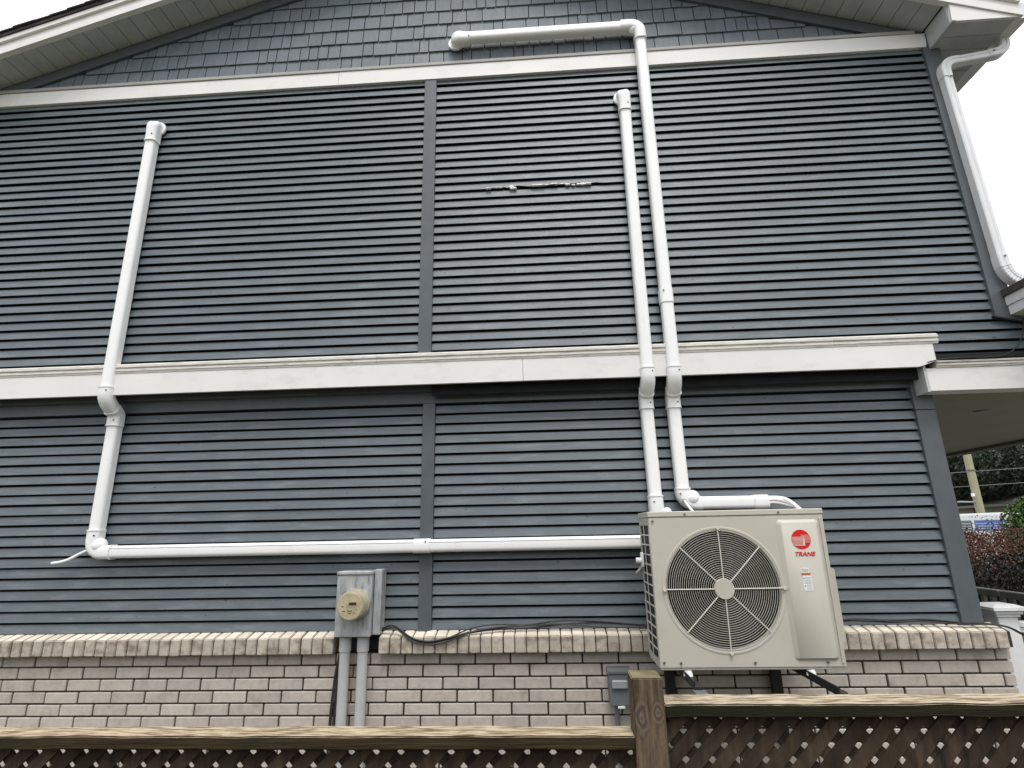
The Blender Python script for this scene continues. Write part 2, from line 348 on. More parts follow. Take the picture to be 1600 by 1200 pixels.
# --- brickwork
random.seed(21)
BY = -.025
b = B(); box(b, -4.6, 2.615, BY+.012, .07, 0, .908); bw = ob('brick_wall', b, 'mortar', house)
b = B(); box(b, 0, .2045, 0, .05, 0, .0595, .0035); br0 = ob('brick', b, 'brick', bw)
phase = [-3.237, -3.125, -3.217, -3.132, -3.022, -3.134, -3.02, -3.13]
first = True; restb = B()
for r in range(13):
    z = .9055-.0685*(r+1)+.0045
    if z < .02: break
    ph = phase[r] if r < 8 else phase[6+(r % 2)]
    x = ph-.2143*7+.005
    while x < 2.62:
        xa, xb = max(x, -4.6), min(x+.2045, 2.632)
        if xb-xa > .03:
            full = abs(xb-xa-.2045) < 1e-4
            if r < 8 and full:
                loc = (xa+random.uniform(-.0012, .0012), BY+random.uniform(-.0015, .0015), z+random.uniform(-.0008, .0008))
                if first: br0.location = loc; first = False
                else: copies(br0, 'brick', bw, [loc])
            elif r < 8:
                q = B(); box(q, 0, xb-xa, 0, .05, 0, .0595, .0035); ob('brick', q, 'brick', bw, loc=(xa, BY, z))
            else: box(restb, xa, xb, BY, BY+.05, z, z+.0595, .0035)
        x += .2143
o = ob('lower_bricks', restb, 'brick', bw); o['kind'] = 'stuff'; o.name = 'brick_courses'
# corner return of the brick wall
for r in range(12):
    z = .9055-.0685*(r+1)+.0045
    q = B(); box(q, 2.585, 2.632, .04 if r % 2 else .035, .24, z, z+.0595, .0035); ob('brick', q, 'brick', bw)
# ledge of bricks on edge
b = B()
for xx0, xx1 in ((-4.6, -1.345), (-1.03, 2.62)): prism_x(b, [(-.074, .915), (-.074, .996), (.02, 1.022), (.035, 1.022), (.035, .915)], xx0, xx1)
ledge = ob('brick_ledge', b, 'mortar', house)
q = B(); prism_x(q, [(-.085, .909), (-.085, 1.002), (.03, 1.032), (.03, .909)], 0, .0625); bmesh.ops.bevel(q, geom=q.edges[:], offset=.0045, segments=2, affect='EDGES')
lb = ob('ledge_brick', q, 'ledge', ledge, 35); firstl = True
x = -4.59+.0015
while x < 2.59:
    if not (-1.30 < x < -1.06) and not (-1.265 < x+.0625 < -1.06):
        loc = (x+random.uniform(-.001, .001), random.uniform(-.003, .002), random.uniform(-.002, .001))
        if firstl: lb.location = loc; firstl = False
        else: copies(lb, 'ledge_brick', ledge, [loc])
    x += .0685

# --- soffit, rake fascia, roof
F = -.36
for s in (-1, 1):
    e = -5.04 if s < 0 else 3.03
    dx = .122; n = int(abs(e-XP)/dx)
    q = B()
    u = Vector((s, 0, -SL))
    # one soffit board, its grooves 3 mm wide
    x1 = s*(dx-.004); zz = -SL*(dx-.004)
    v = [q.verts.new(p) for p in ((0, F+.012, 0), (0, U+.0, 0), (x1, U+.0, zz), (x1, F+.012, zz), (0, F+.012, .01), (0, U+.0, .01), (x1, U, zz+.01), (x1, F+.012, zz+.01))]
    for f in ((0, 1, 2, 3), (4, 7, 6, 5), (0, 4, 5, 1), (1, 5, 6, 2), (2, 6, 7, 3), (3, 7, 4, 0)): q.faces.new([v[i] for i in f])
    bmesh.ops.recalc_face_normals(q, faces=q.faces[:])
    bmesh.ops.bevel(q, geom=[e_ for e_ in q.edges if all(abs(w_.co.z-0) < .001 for w_ in e_.verts) or all(abs(w_.co.z-zz) < .001 for w_ in e_.verts)], offset=.003, segments=1, affect='EDGES')
    bk = B(); prism(bk, [(XP, ZP+.008), (e, rz(e)+.008), (e, rz(e)+.02), (XP, ZP+.02)], F+.01, U+.06); sf = ob('soffit', bk, 'dark', house)
    p0 = ob('soffit_board', q, 'soffit', sf, loc=(XP+s*.002, 0, ZP))
    copies(p0, 'soffit_board', sf, [(XP+s*(.002+dx*k), 0, ZP-SL*dx*k+random.uniform(-.0006, .0006)) for k in range(1, n)])
    e2 = -5.045 if s < 0 else 3.488
    b = B(); prism(b, [(XP, ZP-.005), (e2, rz(e2)-.005), (e2, rz(e2)+.145), (XP, ZP+.145)], F, F+.03); ob('rake_fascia', b, 'white', house)
    b = B(); prism(b, [(XP, ZP-.006), (e2, rz(e2)-.006), (e2, rz(e2)+.052), (XP, ZP+.052)], F-.010, F-.001); ob('rake_moulding', b, 'white', house)
    b = B(); prism(b, [(XP, ZP+.108), (e2, rz(e2)+.108), (e2, rz(e2)+.15), (XP, ZP+.15)], F-.02, F-.001); ob('rake_moulding', b, 'white', house)
    e3 = e2+s*.03
    b = B(); prism(b, [(XP, ZP+.152), (e3, rz(e3)+.152), (e3, rz(e3)+.18), (XP, ZP+.18)], F-.03, 7.4); rf = ob('roof', b, 'roofing', house)
    k = 0; x = e3
    while abs(x-XP) > .15:
        q = B(); xx = x-s*.17
        prism(q, [(x, rz(x)+.184), (xx, rz(xx)+.181), (xx, rz(xx)+.189), (x, rz(x)+.196)], F-.042-random.uniform(0, .008), 3.0)
        ob('roof_shingle', q, 'roofing', rf); x -= s*.14
# eave return at the right corner
b = B(); prism(b, [(3.012, 5.045), (3.484, 5.045), (3.484, 5.075), (3.025, rz(3.025)-.004)], F+.002, F+.022); ob('eave_return', b, 'white', house)
b = B(); box(b, 3.012, 3.03, F+.023, U-.002, 5.045, 5.245, .002); ob('eave_return', b, 'soffit', house)
for y0, y1 in ((F+.023, -.215), (-.2115, -.095), (-.0915, U+.1)):
    b = B(); box(b, 3.031, 3.46, y0, y1, 5.05, 5.058, .002); ob('eave_soffit', b, 'soffit', house)
b = B(); prism(b, [(3.012, 5.043), (3.040, 5.043), (3.040, 5.050), (3.012, 5.050)], F+.002, U); ob('eave_trim', b, 'soffit', house)
y = U+.103
while y < 7.2:
    b = B(); box(b, 3.086, 3.46, y, y+.117, 5.05, 5.058, .002); ob('eave_soffit', b, 'soffit', house); y += .122 if y < 1.5 else 6
    if y > 7: break
b = B(); box(b, 3.086, 3.46, 1.6, 7.2, 5.05, 5.058); ob('eave_soffit', b, 'soffit', house)
b = B(); box(b, 3.0, 3.46, U+.1, 7.2, 5.066, 5.10); ob('eave_backing', b, 'dark', house)
b = B(); prism(b, [(3.461, 5.052), (3.461, 5.19), (3.585, 5.19), (3.585, 5.15), (3.565, 5.10), (3.55, 5.052)], F+.024, 7.3)
ob('gutter', b, 'alum', house)
# left eave (out of frame)
b = B(); box(b, -5.04, HX0, F+.03, 7.2, 5.045, 5.06); ob('eave_soffit', b, 'soffit', house)

# --- porch: beam, ceiling, roof
b = B(); box(b, 2.452, 5.15, -.130, -.02, 2.404, 2.552, .002); ob('porch_beam', b, 'white', house)
b = B(); box(b, 2.434, 2.4505, -.132, -.018, 2.398, 2.60, .001); ob('beam_end', b, 'soffit', house)
b = B(); prism_x(b, [(-.02, 2.553), (-.134, 2.553), (-.138, 2.565), (-.143, 2.567), (-.143, 2.577), (-.135, 2.580), (-.148, 2.586), (-.148, 2.597), (-.02, 2.60)], 2.515, 5.17); ob('crown_moulding', b, 'dirty', house)
b = B(); box(b, 2.54, 5.06, -.02, 7, 2.432, 2.45); ce = ob('porch_ceiling', b, 'ceiling', house)
b = B(); cyl(b, (3.393, .719, 2.429), .055, .008, 'Z', 24); cyl(b, (3.393, .719, 2.424), .035, .006, 'Z', 24); ob('ceiling_light', b, 'greybright', ce)
b = B(); box(b, 5.0, 5.15, -.018, 7, 2.398, 2.60); ob('porch_beam', b, 'greyrail', house)
b = B(); box(b, 2.50, 5.2, -.15, 7, 2.605, 2.64); ob('porch_cover', b, 'dark', house)
b = B(); prism(b, [(3.056, 2.895), (5.3, 2.60), (5.3, 2.73), (3.056, 3.018)], -.62, U-.016); ob('porch_roof_edge', b, 'alum', house)
b = B(); prism(b, [(3.048, 2.958), (3.056, 2.958), (3.056, 3.018), (3.048, 3.018)], -.62, U-.016); ob('porch_roof_edge', b, 'alum', house)
b = B(); prism(b, [(3.034, 3.020), (5.35, 2.735), (5.35, 2.78), (3.034, 3.066)], -.65, U-.015); ob('porch_roof', b, 'roofing', house)
b = B(); prism(b, [(3.09, 2.64), (5.3, 2.60), (5.3, 2.78), (3.09, 3.06)], U+.06, 7); ob('porch_roof', b, 'roofing', house)
b = B(); box(b, 2.64, 5.2, .02, 7, 0, .12); ob('porch_floor', b, 'concrete', house)

# ================================================================ white downspout
ds = thing('downspout', 'white metal downspout running from the eave gutter down the right upper corner', 'downspout', (3.02, -.15, 3.1))
yd = U-.016
rsec = lambda w, d: [(-w/2, 0), (-w/2, d-.006), (-w/2+.006, d), (-.008, d), (-.004, d-.004), (.004, d-.004), (.008, d), (w/2-.006, d), (w/2, d-.006), (w/2, 0)]
def dpart(nm, pts, w, d):
    b = B(); sweep(b, [(p[0]-3.02, yd+.15, p[1]-3.1) for p in pts], rsec(w, d)); ob(nm, b, 'alum', ds, 40)
dpart('pipe', [(3.040, 4.76), (3.062, 3.27)], .062, .056)
def bend(p0, p1, p2, n=7):
    out = []
    for k in range(n+1):
        t = k/n; out.append(((1-t)**2*p0[0]+2*t*(1-t)*p1[0]+t*t*p2[0], (1-t)**2*p0[1]+2*t*(1-t)*p1[1]+t*t*p2[1]))
    return out
dpart('elbow', [(3.040, 4.74)]+bend((3.040, 4.79), (3.040, 4.872), (3.12, 4.882))+[(3.15, 4.886)], .067, .061)
dpart('pipe', [(3.13, 4.884), (3.40, 4.925)], .062, .056)
dpart('elbow', [(3.37, 4.921)]+bend((3.41, 4.927), (3.50, 4.94), (3.505, 5.02))+[(3.505, 5.056)], .067, .061)
dpart('elbow', [(3.0615, 3.30)]+bend((3.062, 3.25), (3.065, 3.14), (3.16, 3.10), 9)+[(3.22, 3.08)], .068, .061)
for k in range(8):
    t = .15+.1*k; q = bend((3.062, 3.25), (3.065, 3.14), (3.16, 3.10), 20)[int(t*20)]; q2 = bend((3.062, 3.25), (3.065, 3.14), (3.16, 3.10), 20)[int(t*20)+1]
    b = B(); sweep(b, [(q[0]-3.02, yd+.15, q[1]-3.1), (q[0]*.75+q2[0]*.25-3.02, yd+.15, q[1]*.75+q2[1]*.25-3.1)], rsec(.072, .064)); ob('crimp', b, 'alum', ds)
for (x, z) in ((3.052, 4.73), (3.07, 3.285), (3.40, 4.935)):
    b = B(); cyl(b, (x-3.02, yd+.15-.063, z-3.1), .006, .006, 'Y', 10); ob('screw', b, 'screw', ds)

# ================================================================ line-set covers
SEC = dsec(.080, .064, .024); SECE = dsec(.089, .071, .028); SECC = dsec(.090, .072, .028)
def duct(t, p0, p1, name='duct', sec=SEC):
    b = B(); sweep(b, [p0, p1], sec); o = ob(name, b, 'pvc', t, 40)
    return o
def seamline(t, p0, p1):
    pass
def screw(t, x, y, z):
    b = B(); cyl(b, (x, y, z), .0055, .005, 'Y', 10); ob('screw', b, 'screw', t)
YU, YL = U-.014, -.012
def jog(t, x, xl):
    pts = [(x, YU, 2.612), (x, YU, 2.575)]
    for k in range(5): a = k/4; pts.append((x, YU, 2.575-.01*k))
    pts = [(x, YU, 2.612), (x, YU, 2.56)]
    P0, P1, P2, P3 = Vector((x, YU, 2.565)), Vector((x, YU, 2.53)), Vector((xl, YL, 2.47)), Vector((xl, YL, 2.43))
    mid = (P1+P2)/2
    def q(a, b_, c, n=5): return [tuple((1-s)**2*a+2*s*(1-s)*b_+s*s*c) for s in [i/n for i in range(n+1)]]
    b = B(); sweep(b, [(x, YU, 2.612)]+q(P0, P1, mid), SECE); ob('elbow', b, 'pvc', t, 50)
    b = B(); sweep(b, q(mid, P2, P3)+[(xl, YL, 2.366)], SECE); ob('elbow', b, 'pvc', t, 50)
    d = (P2-P1).normalized()
    b = B(); sweep(b, [mid-d*.006+Vector((0, -.001, 0)), mid+d*.006+Vector((0, -.001, 0))], dsec(.096, .076, .03)); ob('collar', b, 'pvc', t, 50)
    for z, y in ((2.612, YU), (2.366, YL)):
        b = B(); sweep(b, [(x if z > 2.5 else xl, y, z-.004), (x if z > 2.5 else xl, y, z+.004)], dsec(.094, .075, .03)); ob('collar', b, 'pvc', t, 50)
    screw(t, x+.025, YU-.070, 2.585); screw(t, xl+.02, YL-.071, 2.40)
def topcap(t, x, z, side):
    b = B(); pts = [(x, YU, z-.175), (x, YU, z-.10), (x+side*.002, YU, z-.06), (x+side*.006, YU, z-.03), (x+side*.009, YU, z-.012), (x+side*.01, YU, z), (x+side*.01, YU, z+.006)]
    sweep(b, pts, SECE, scales=[(1, 1), (1, 1), (1.08, 1.08), (1.12, 1.06), (1.05, .95), (.85, .75), (.6, .5)]); ob('end_cap', b, 'pvc', t, 60)
    b = B(); sweep(b, [(x, YU, z-.182), (x, YU, z-.172)], dsec(.094, .075, .03)); ob('collar', b, 'pvc', t, 50)
    b = B(); pr_ = [(x+side*.012+.062*math.cos(a), z-.035+.062*math.sin(a)) for a in [2*math.pi*k/20 for k in range(20)]]; prism(b, pr_, YU-.010, YU+.004); ob('wall_flange', b, 'pvc', t, 50)
    screw(t, x+.02, YU-.072, z-.13)
def corner(t, c, ends, y, name='elbow'):
    b = B(); sweep(b, ends, SECE); ob(name, b, 'pvc', t, 50)
# --- left run
A = thing('duct_run', 'long white line-set cover at left, turning level along the siding to the unit', 'duct cover', (-2.97, -.02, 1.52))
def L(p): return p
A.location = (0, 0, 0)
topcap(A, -2.975, 4.78, 1); duct(A, (-2.977, YU, 4.60), (-2.973, YU, 2.60)); jog(A, -2.973, -2.970)
duct(A, (-2.970, YL, 2.37), (-2.968, YL, 1.655))
c = (-2.968+.075, 1.525+.075)
corner(A, c, [(-2.968, YL, 1.665), (-2.968, YL, 1.60)]+arc(c, .075, math.pi, 1.5*math.pi, 7, YL)+[(-2.86, YL, 1.525), (-2.83, YL, 1.525)], YL)
b = B(); sweep(b, [(-2.968, YL, 1.66), (-2.968, YL, 1.668)], dsec(.094, .075, .03)); ob('collar', b, 'pvc', A, 50)
b = B(); sweep(b, [(-2.836, YL, 1.525), (-2.828, YL, 1.525)], dsec(.094, .075, .03)); ob('collar', b, 'pvc', A, 50)
b = B(); bmesh.ops.create_uvsphere(b, u_segments=20, v_segments=12, radius=.05, matrix=Matrix.Translation((-2.925, YL-.035, 1.567)) @ Matrix.Diagonal((1, .85, 1, 1))); ob('elbow_bulge', b, 'pvc', A, 60)
duct(A, (-2.835, YL, 1.525), (-.80, YL, 1.526)); duct(A, (-.77, YL, 1.526), (.62, YL, 1.526))
b = B(); sweep(b, [(-.835, YL, 1.526), (-.735, YL, 1.526)], SECE); ob('coupling', b, 'pvc', A, 50)
screw(A, -.757, YL-.071, 1.552); screw(A, -2.945, YL-.072, 1.632)
for z in (1.548,):   # snap-on lid line along the level stretch
    b = B(); box(b, -2.83, .60, YL-.066, YL-.062, z, z+.0025); ob('lid_seam', b, 'alum', A)
b = B(); tube(b, smoothpath([(-2.995, -.03, 1.548), (-3.06, -.04, 1.515), (-3.12, -.05, 1.482), (-3.17, -.055, 1.468), (-3.222, -.055, 1.462)]), .010, 12); ob('drain_tube', b, 'pvc', A, 60)
# --- middle run
Bn = thing('duct_run', 'straight white line-set cover ending below the trim band above the unit', 'duct cover')
topcap(Bn, .703, 4.80, -1); duct(Bn, (.703, YU, 4.62), (.697, YU, 2.60)); jog(Bn, .697, .694); duct(Bn, (.694, YL, 2.37), (.700, YL, 1.79))
b = B(); sweep(b, [(.700, YL, 1.80), (.702, YL, 1.66)], SECE); ob('coupling', b, 'pvc', Bn, 50)
b = B(); sweep(b, [(.700, YL, 1.797), (.700, YL, 1.805)], dsec(.094, .075, .03)); ob('collar', b, 'pvc', Bn, 50)
screw(Bn, .682, YL-.072, 1.765)
b = B(); bmesh.ops.create_uvsphere(b, u_segments=16, v_segments=10, radius=.03, matrix=Matrix.Translation((.76, YL-.05, 1.70))); ob('elbow_bulge', b, 'pvc', Bn, 60)
# --- right run
Cn = thing('duct_run', 'tallest white line-set cover, with a level arm across the shingled gable', 'duct cover')
c = (.865-.07, 5.397-.07)
corner(Cn, c, [(.72, YU-.02, 5.397), (.80, YU-.02, 5.397)][:1]+[p for p in arc(c, .07, .5*math.pi, 0, 7, YU-.02)]+[(.865, YU-.015, 5.27)], YU)
b = B(); sweep(b, [(.865, YU-.012, 5.262), (.865, YU-.012, 5.272)], dsec(.094, .076, .03)); ob('collar', b, 'pvc', Cn, 50)
b = B(); bmesh.ops.create_uvsphere(b, u_segments=20, v_segments=12, radius=.048, matrix=Matrix.Translation((.825, YU-.05, 5.365)) @ Matrix.Diagonal((1, .8, 1, 1))); ob('elbow_bulge', b, 'pvc', Cn, 60)
duct(Cn, (-.50, YU-.018, 5.397), (.73, YU-.018, 5.397))
b = B(); xs = [-.47, -.50, -.53, -.56, -.59, -.61, -.618]; sweep(b, [(x, YU-.012, 5.392) for x in xs], SECE, scales=[(.98, 1), (1.05, 1.05), (1.15, 1.12), (1.18, 1.12), (1.05, 1.0), (.8, .75), (.45, .4)]); ob('end_cap', b, 'pvc', Cn, 60)
b = B(); prism(b, [(-.585+.058*math.cos(a), 5.385+.058*math.sin(a)) for a in [2*math.pi*k/20 for k in range(20)]], YU-.018, YU+.002); ob('wall_flange', b, 'pvc', Cn, 50)
screw(Cn, -.47, YU-.09, 5.375)
duct(Cn, (.865, YU-.010, 5.28), (.866, YU-.004, 2.60)); jog(Cn, .866, .870); duct(Cn, (.870, YL, 2.37), (.874, YL, 1.83))
b = B(); sweep(b, [(.865, YU-.003, 3.16), (.865, YU-.003, 3.06)], SECE); ob('coupling', b, 'pvc', Cn, 50)
screw(Cn, .842, YU-.076, 3.14)
c = (.874+.075, 1.75+.075)
corner(Cn, c, [(.874, YL, 1.845), (.874, YL, 1.83)]+arc(c, .075, math.pi, 1.5*math.pi, 7, YL)+[(.98, YL, 1.75)], YL)
b = B(); sweep(b, [(.874, YL, 1.838), (.874, YL, 1.846)], dsec(.094, .075, .03)); ob('collar', b, 'pvc', Cn, 50)
b = B(); bmesh.ops.create_uvsphere(b, u_segments=20, v_segments=12, radius=.048, matrix=Matrix.Translation((.925, YL-.045, 1.785)) @ Matrix.Diagonal((1, .8, 1, 1))); ob('elbow_bulge', b, 'pvc', Cn, 60)
duct(Cn, (.97, YL, 1.752), (1.34, YL, 1.750))
b = B(); sweep(b, [(1.30, YL, 1.750), (1.385, YL, 1.75)], SECE); ob('coupling', b, 'pvc', Cn, 50)
b = B(); cyl(b, (1.386, YL-.034, 1.75), .026, .004, 'X', 16); ob('duct_mouth', b, 'dark', Cn)
for dy, dz, r in ((-.02, .012, .013), (-.045, .0, .012), (-.045, -.018, .009)):
    b = B(); tube(b, smoothpath([(1.34, YL+dy, 1.75+dz), (1.41, YL+dy-.02, 1.762+dz), (1.47, -.12, 1.745+dz), (1.515, -.17, 1.70), (1.525, -.22, 1.66)]), r, 12); ob('insulated_pipe', b, 'pvc', Cn, 60)
b = B(); cyl(b, (.868, YL-.075, 1.765), .014, .012, 'Y', 16); ob('drain_plug', b, 'greybright', Cn, 50)
b = B(); tube(b, smoothpath([(.868, YL-.085, 1.765), (.868, -.13, 1.745), (.885, -.17, 1.705), (.90, -.22, 1.67)]), .008, 10); ob('drain_tube', b, 'pvc', Cn, 60)
screw(Cn, .848, YL-.072, 1.81)

# ================================================================ outdoor unit
AX0, AX1, AZ0, AZ1, AF, AB = .552, 1.462, .925, 1.690, -.550, -.245
ac = thing('heat_pump', 'beige outdoor heat pump unit with round fan grille bracketed to the wall', 'heat pump')
FC = (.908, 1.295); FR = .292
def plate_with_hole(y, th):
    b = B(); n = 64; x0, x1, z0, z1 = AX0+.002, AX1-.002, AZ0+.002, AZ1-.032
    inner, outer = [], []
    for k in range(n):
        a = 2*math.pi*(k+.5)/n; dx, dz = math.cos(a), math.sin(a); inner.append((FC[0]+FR*dx, FC[1]+FR*dz))
        t = min(((x1-FC[0])/dx if dx > 0 else (x0-FC[0])/dx), ((z1-FC[1])/dz if dz > 0 else (z0-FC[1])/dz)); outer.append([FC[0]+t*dx, FC[1]+t*dz])
    for cx_ in (x0, x1):
        for cz_ in (z0, z1):
            j = min(range(n), key=lambda k: (outer[k][0]-cx_)**2+(outer[k][1]-cz_)**2); outer[j] = [cx_, cz_]
    vi = [b.verts.new((p[0], y, p[1])) for p in inner]; vo = [b.verts.new((p[0], y, p[1])) for p in outer]
    # rolled lip
    vl = [b.verts.new((FC[0]+(FR-.004)*math.cos(2*math.pi*(k+.5)/n), y+.012, FC[1]+(FR-.004)*math.sin(2*math.pi*(k+.5)/n))) for k in range(n)]
    vb = [b.verts.new((FC[0]+(FR-.005)*math.cos(2*math.pi*(k+.5)/n), y+.016, FC[1]+(FR-.005)*math.sin(2*math.pi*(k+.5)/n))) for k in range(n)]
    vr = [b.verts.new((p[0], y+th, p[1])) for p in outer]
    for k in range(n):
        j = (k+1) % n
        b.faces.new((vi[k], vi[j], vo[j], vo[k])); b.faces.new((vi[k], vl[k], vl[j], vi[j])); b.faces.new((vl[k], vb[k], vb[j], vl[j])); b.faces.new((vo[k], vo[j], vr[j], vr[k]))
    return b
ob('front_panel', plate_with_hole(AF, .02), 'unit', ac, 30)
b = B(); n = 64
ra = [b.verts.new((FC[0]+(FR-.0045)*math.cos(2*math.pi*k/n), AF+.016, FC[1]+(FR-.0045)*math.sin(2*math.pi*k/n))) for k in range(n)]
rb = [b.verts.new((FC[0]+(FR-.006)*math.cos(2*math.pi*k/n), AF+.09, FC[1]+(FR-.006)*math.sin(2*math.pi*k/n))) for k in range(n)]
for k in range(n): b.faces.new((ra[k], rb[k], rb[(k+1) % n], ra[(k+1) % n]))
b.faces.new(rb); ob('fan_shroud', b, 'fanblack', ac, 60)
b = B(); box(b, AX0+.008, AX1-.004, AF+.095, AB, AZ0+.004, AZ1-.02); ob('casing', b, 'coil', ac)
b = B(); box(b, AX1-.010, AX1, AF+.0015, AB, AZ0, AZ1-.032, .002); ob('side_panel', b, 'unit', ac)
b = B(); box(b, AX0-.004, AX1+.004, AF-.004, AB-.002, AZ1-.030, AZ1, .004); ob('top_cover', b, 'unit', ac)
b = B(); box(b, AX0+.004, AX1-.004, AF+.006, AB, AZ0-.012, AZ0+.001, .002); ob('base_pan', b, 'unit', ac)
# left side: coil guard grid
cg = B(); box(cg, AX0+.0, AX0+.006, AF+.0015, AF+.035, AZ0+.004, AZ1-.032); box(cg, AX0, AX0+.006, AB-.022, AB, AZ0+.004, AZ1-.032)
box(cg, AX0, AX0+.006, AF+.035, AB-.022, AZ1-.07, AZ1-.032); box(cg, AX0, AX0+.006, AF+.035, AB-.022, AZ0+.004, AZ0+.03)
ob('side_frame', cg, 'unit', ac)
b = B(); box(b, AX0+.010, AX0+.012, AF+.03, AB-.01, AZ0+.02, AZ1-.05); ob('coil', b, 'coil', ac)
for k in range(12):
    z = AZ0+.03+(AZ1-.07-AZ0-.03)*(k+1)/13
    b = B(); box(b, AX0-.003, AX0+.001, AF+.034, AB-.02, z-.0035, z+.0035); ob('guard_bar', b, 'grille', ac)
ym = (AF+AB)/2
b = B(); box(b, AX0-.004, AX0-.001, ym-.004, ym+.004, AZ0+.03, AZ1-.07); ob('guard_bar', b, 'grille', ac)
b = B(); box(b, AX0-.016, AX0-.004, -.36, -.28, 1.395, 1.475, .006); cyl(b, (AX0-.03, -.32, 1.43), .016, .03, 'X', 14); ob('sensor_clip', b, 'pvc', ac, 50)
b = B(); tube(b, [(AX0-.006, -.30, 1.40), (AX0-.03, -.30, 1.375), (AX0-.04, -.28, 1.36)], .008, 8); ob('sensor_lead', b, 'conduit', ac)
# embossed ring round the fan
b = B()
for r0, r1 in ((.303, .312),):
    n = 72
    for k in range(n):
        a0, a1 = 2*math.pi*k/n, 2*math.pi*(k+1)/n
        def q(r, y, a): return b.verts.new((FC[0]+r*math.cos(a), y, FC[1]+r*math.sin(a)))
        b.faces.new((q(r0-.008, AF-.0005, a0), q(r0-.008, AF-.0005, a1), q(r0, AF-.0045, a1), q(r0, AF-.0045, a0)))
        b.faces.new((q(r0, AF-.0045, a0), q(r0, AF-.0045, a1), q(r1, AF-.001, a1), q(r1, AF-.001, a0)))
bmesh.ops.remove_doubles(b, verts=b.verts[:], dist=1e-5)
ob('fan_ring', b, 'unit', ac, 60)
# fan grille: rings, 8 ribs, hub
b = B()
def torus(b, R, r, y, seg=96, ms=6):
    rings = []
    for k in range(seg):
        a = 2*math.pi*k/seg
        rings.append([b.verts.new((FC[0]+(R+r*math.cos(t))*math.cos(a), y+r*math.sin(t), FC[1]+(R+r*math.cos(t))*math.sin(a))) for t in [2*math.pi*m_/ms for m_ in range(ms)]])
    for k in range(seg):
        A_, B_ = rings[k], rings[(k+1) % seg]
        for m_ in range(ms): b.faces.new((A_[m_], A_[(m_+1) % ms], B_[(m_+1) % ms], B_[m_]))
def gy(r): return AF-.004-.006*(1-(r/.3)**2)
NR = 22
for i in range(NR):
    R = .060+(.289-.060)*i/(NR-1); torus(b, R, .00115, gy(R))
o = ob('fan_grille', b, 'grille', ac, 60)
for k in range(8):
    a = math.pi*k/4; b = B()
    tube(b, [(FC[0]+r*math.cos(a), gy(r)-.003, FC[1]+r*math.sin(a)) for r in (.045, .15, .25, .292)], .0032, 8); ob('grille_rib', b, 'grille', ac, 60)
b = B(); cyl(b, (FC[0], gy(0)-.002, FC[1]), .053, .014, 'Y', 40, r2=.049); ob('grille_hub', b, 'unit', ac, 40)
for a in (0, math.pi/2, math.pi, 1.5*math.pi):
    b = B(); cyl(b, (FC[0]+.303*math.cos(a), AF-.011, FC[1]+.303*math.sin(a)), .0085, .010, 'Y', 14); ob('grille_bolt', b, 'grille', ac, 50)
# fan
b = B(); cyl(b, (FC[0], AF+.05, FC[1]), .05, .05, 'Y', 24)
for k in range(3):
    a = 2*math.pi*k/3+.4; n = 8; rows = []
    for i in range(7):
        r = .045+.22*i/6; rows.append([b.verts.new((FC[0]+r*math.cos(a+.95*j/n+.15*i/6), AF+.035+.035*j/n, FC[1]+r*math.sin(a+.95*j/n+.15*i/6))) for j in range(n+1)])
    for p, q_ in zip(rows, rows[1:]):
        for j in range(n): b.faces.new((p[j], p[j+1], q_[j+1], q_[j]))
ob('fan', b, 'fanblack', ac, 60)
# service panel
def rrect(x0, x1, z0, z1, r, n=5):
    pts = []
    for cx_, cz_, a0 in ((x1-r, z1-r, 0), (x0+r, z1-r, 90), (x0+r, z0+r, 180), (x1-r, z0+r, 270)):
        for k in range(n+1): a = math.radians(a0+90*k/n); pts.append((cx_+r*math.cos(a), cz_+r*math.sin(a)))
    return pts
b = B(); o_ = rrect(1.216, 1.434, .955, 1.634, .020); i_ = rrect(1.232, 1.418, .968, 1.618, .014)
vo = [b.verts.new((p[0], AF-.0005, p[1])) for p in o_]; vi = [b.verts.new((p[0], AF-.013, p[1])) for p in i_]; n = len(vo)
for k in range(n): b.faces.new((vo[k], vo[(k+1) % n], vi[(k+1) % n], vi[k]))
b.faces.new(vi); sp = ob('service_panel', b, 'unit', ac, 35)
b = B(); box(b, 1.440, 1.449, AF-.006, AF-.0005, .94, 1.645, .002); ob('panel_rib', b, 'unit', ac)
b = B(); prism(b, rrect(AX1+.001, AX1+.040, 1.03, 1.385, .012), -.50, -.33); ob('valve_cover', b, 'unit', ac, 40)
b = B(); prism(b, rrect(AX1+.001, AX1+.022, 1.53, 1.585, .009), -.49, -.42); ob('handle', b, 'unit', ac, 40)
b = B(); cyl(b, (AX1+.012, -.40, 1.50), .018, .02, 'X', 16); ob('cable_gland', b, 'black', ac)
for x, z in ((.745, AZ1-.017), (1.235, AZ1-.017), (.655, AZ0+.022), (1.02, AZ0+.022), (1.372, AZ0+.022), (.572, 1.64), (.572, .95)):
    b = B(); cyl(b, (x, AF-.005, z), .0055, .006, 'Y', 10); ob('screw', b, 'screw', ac)
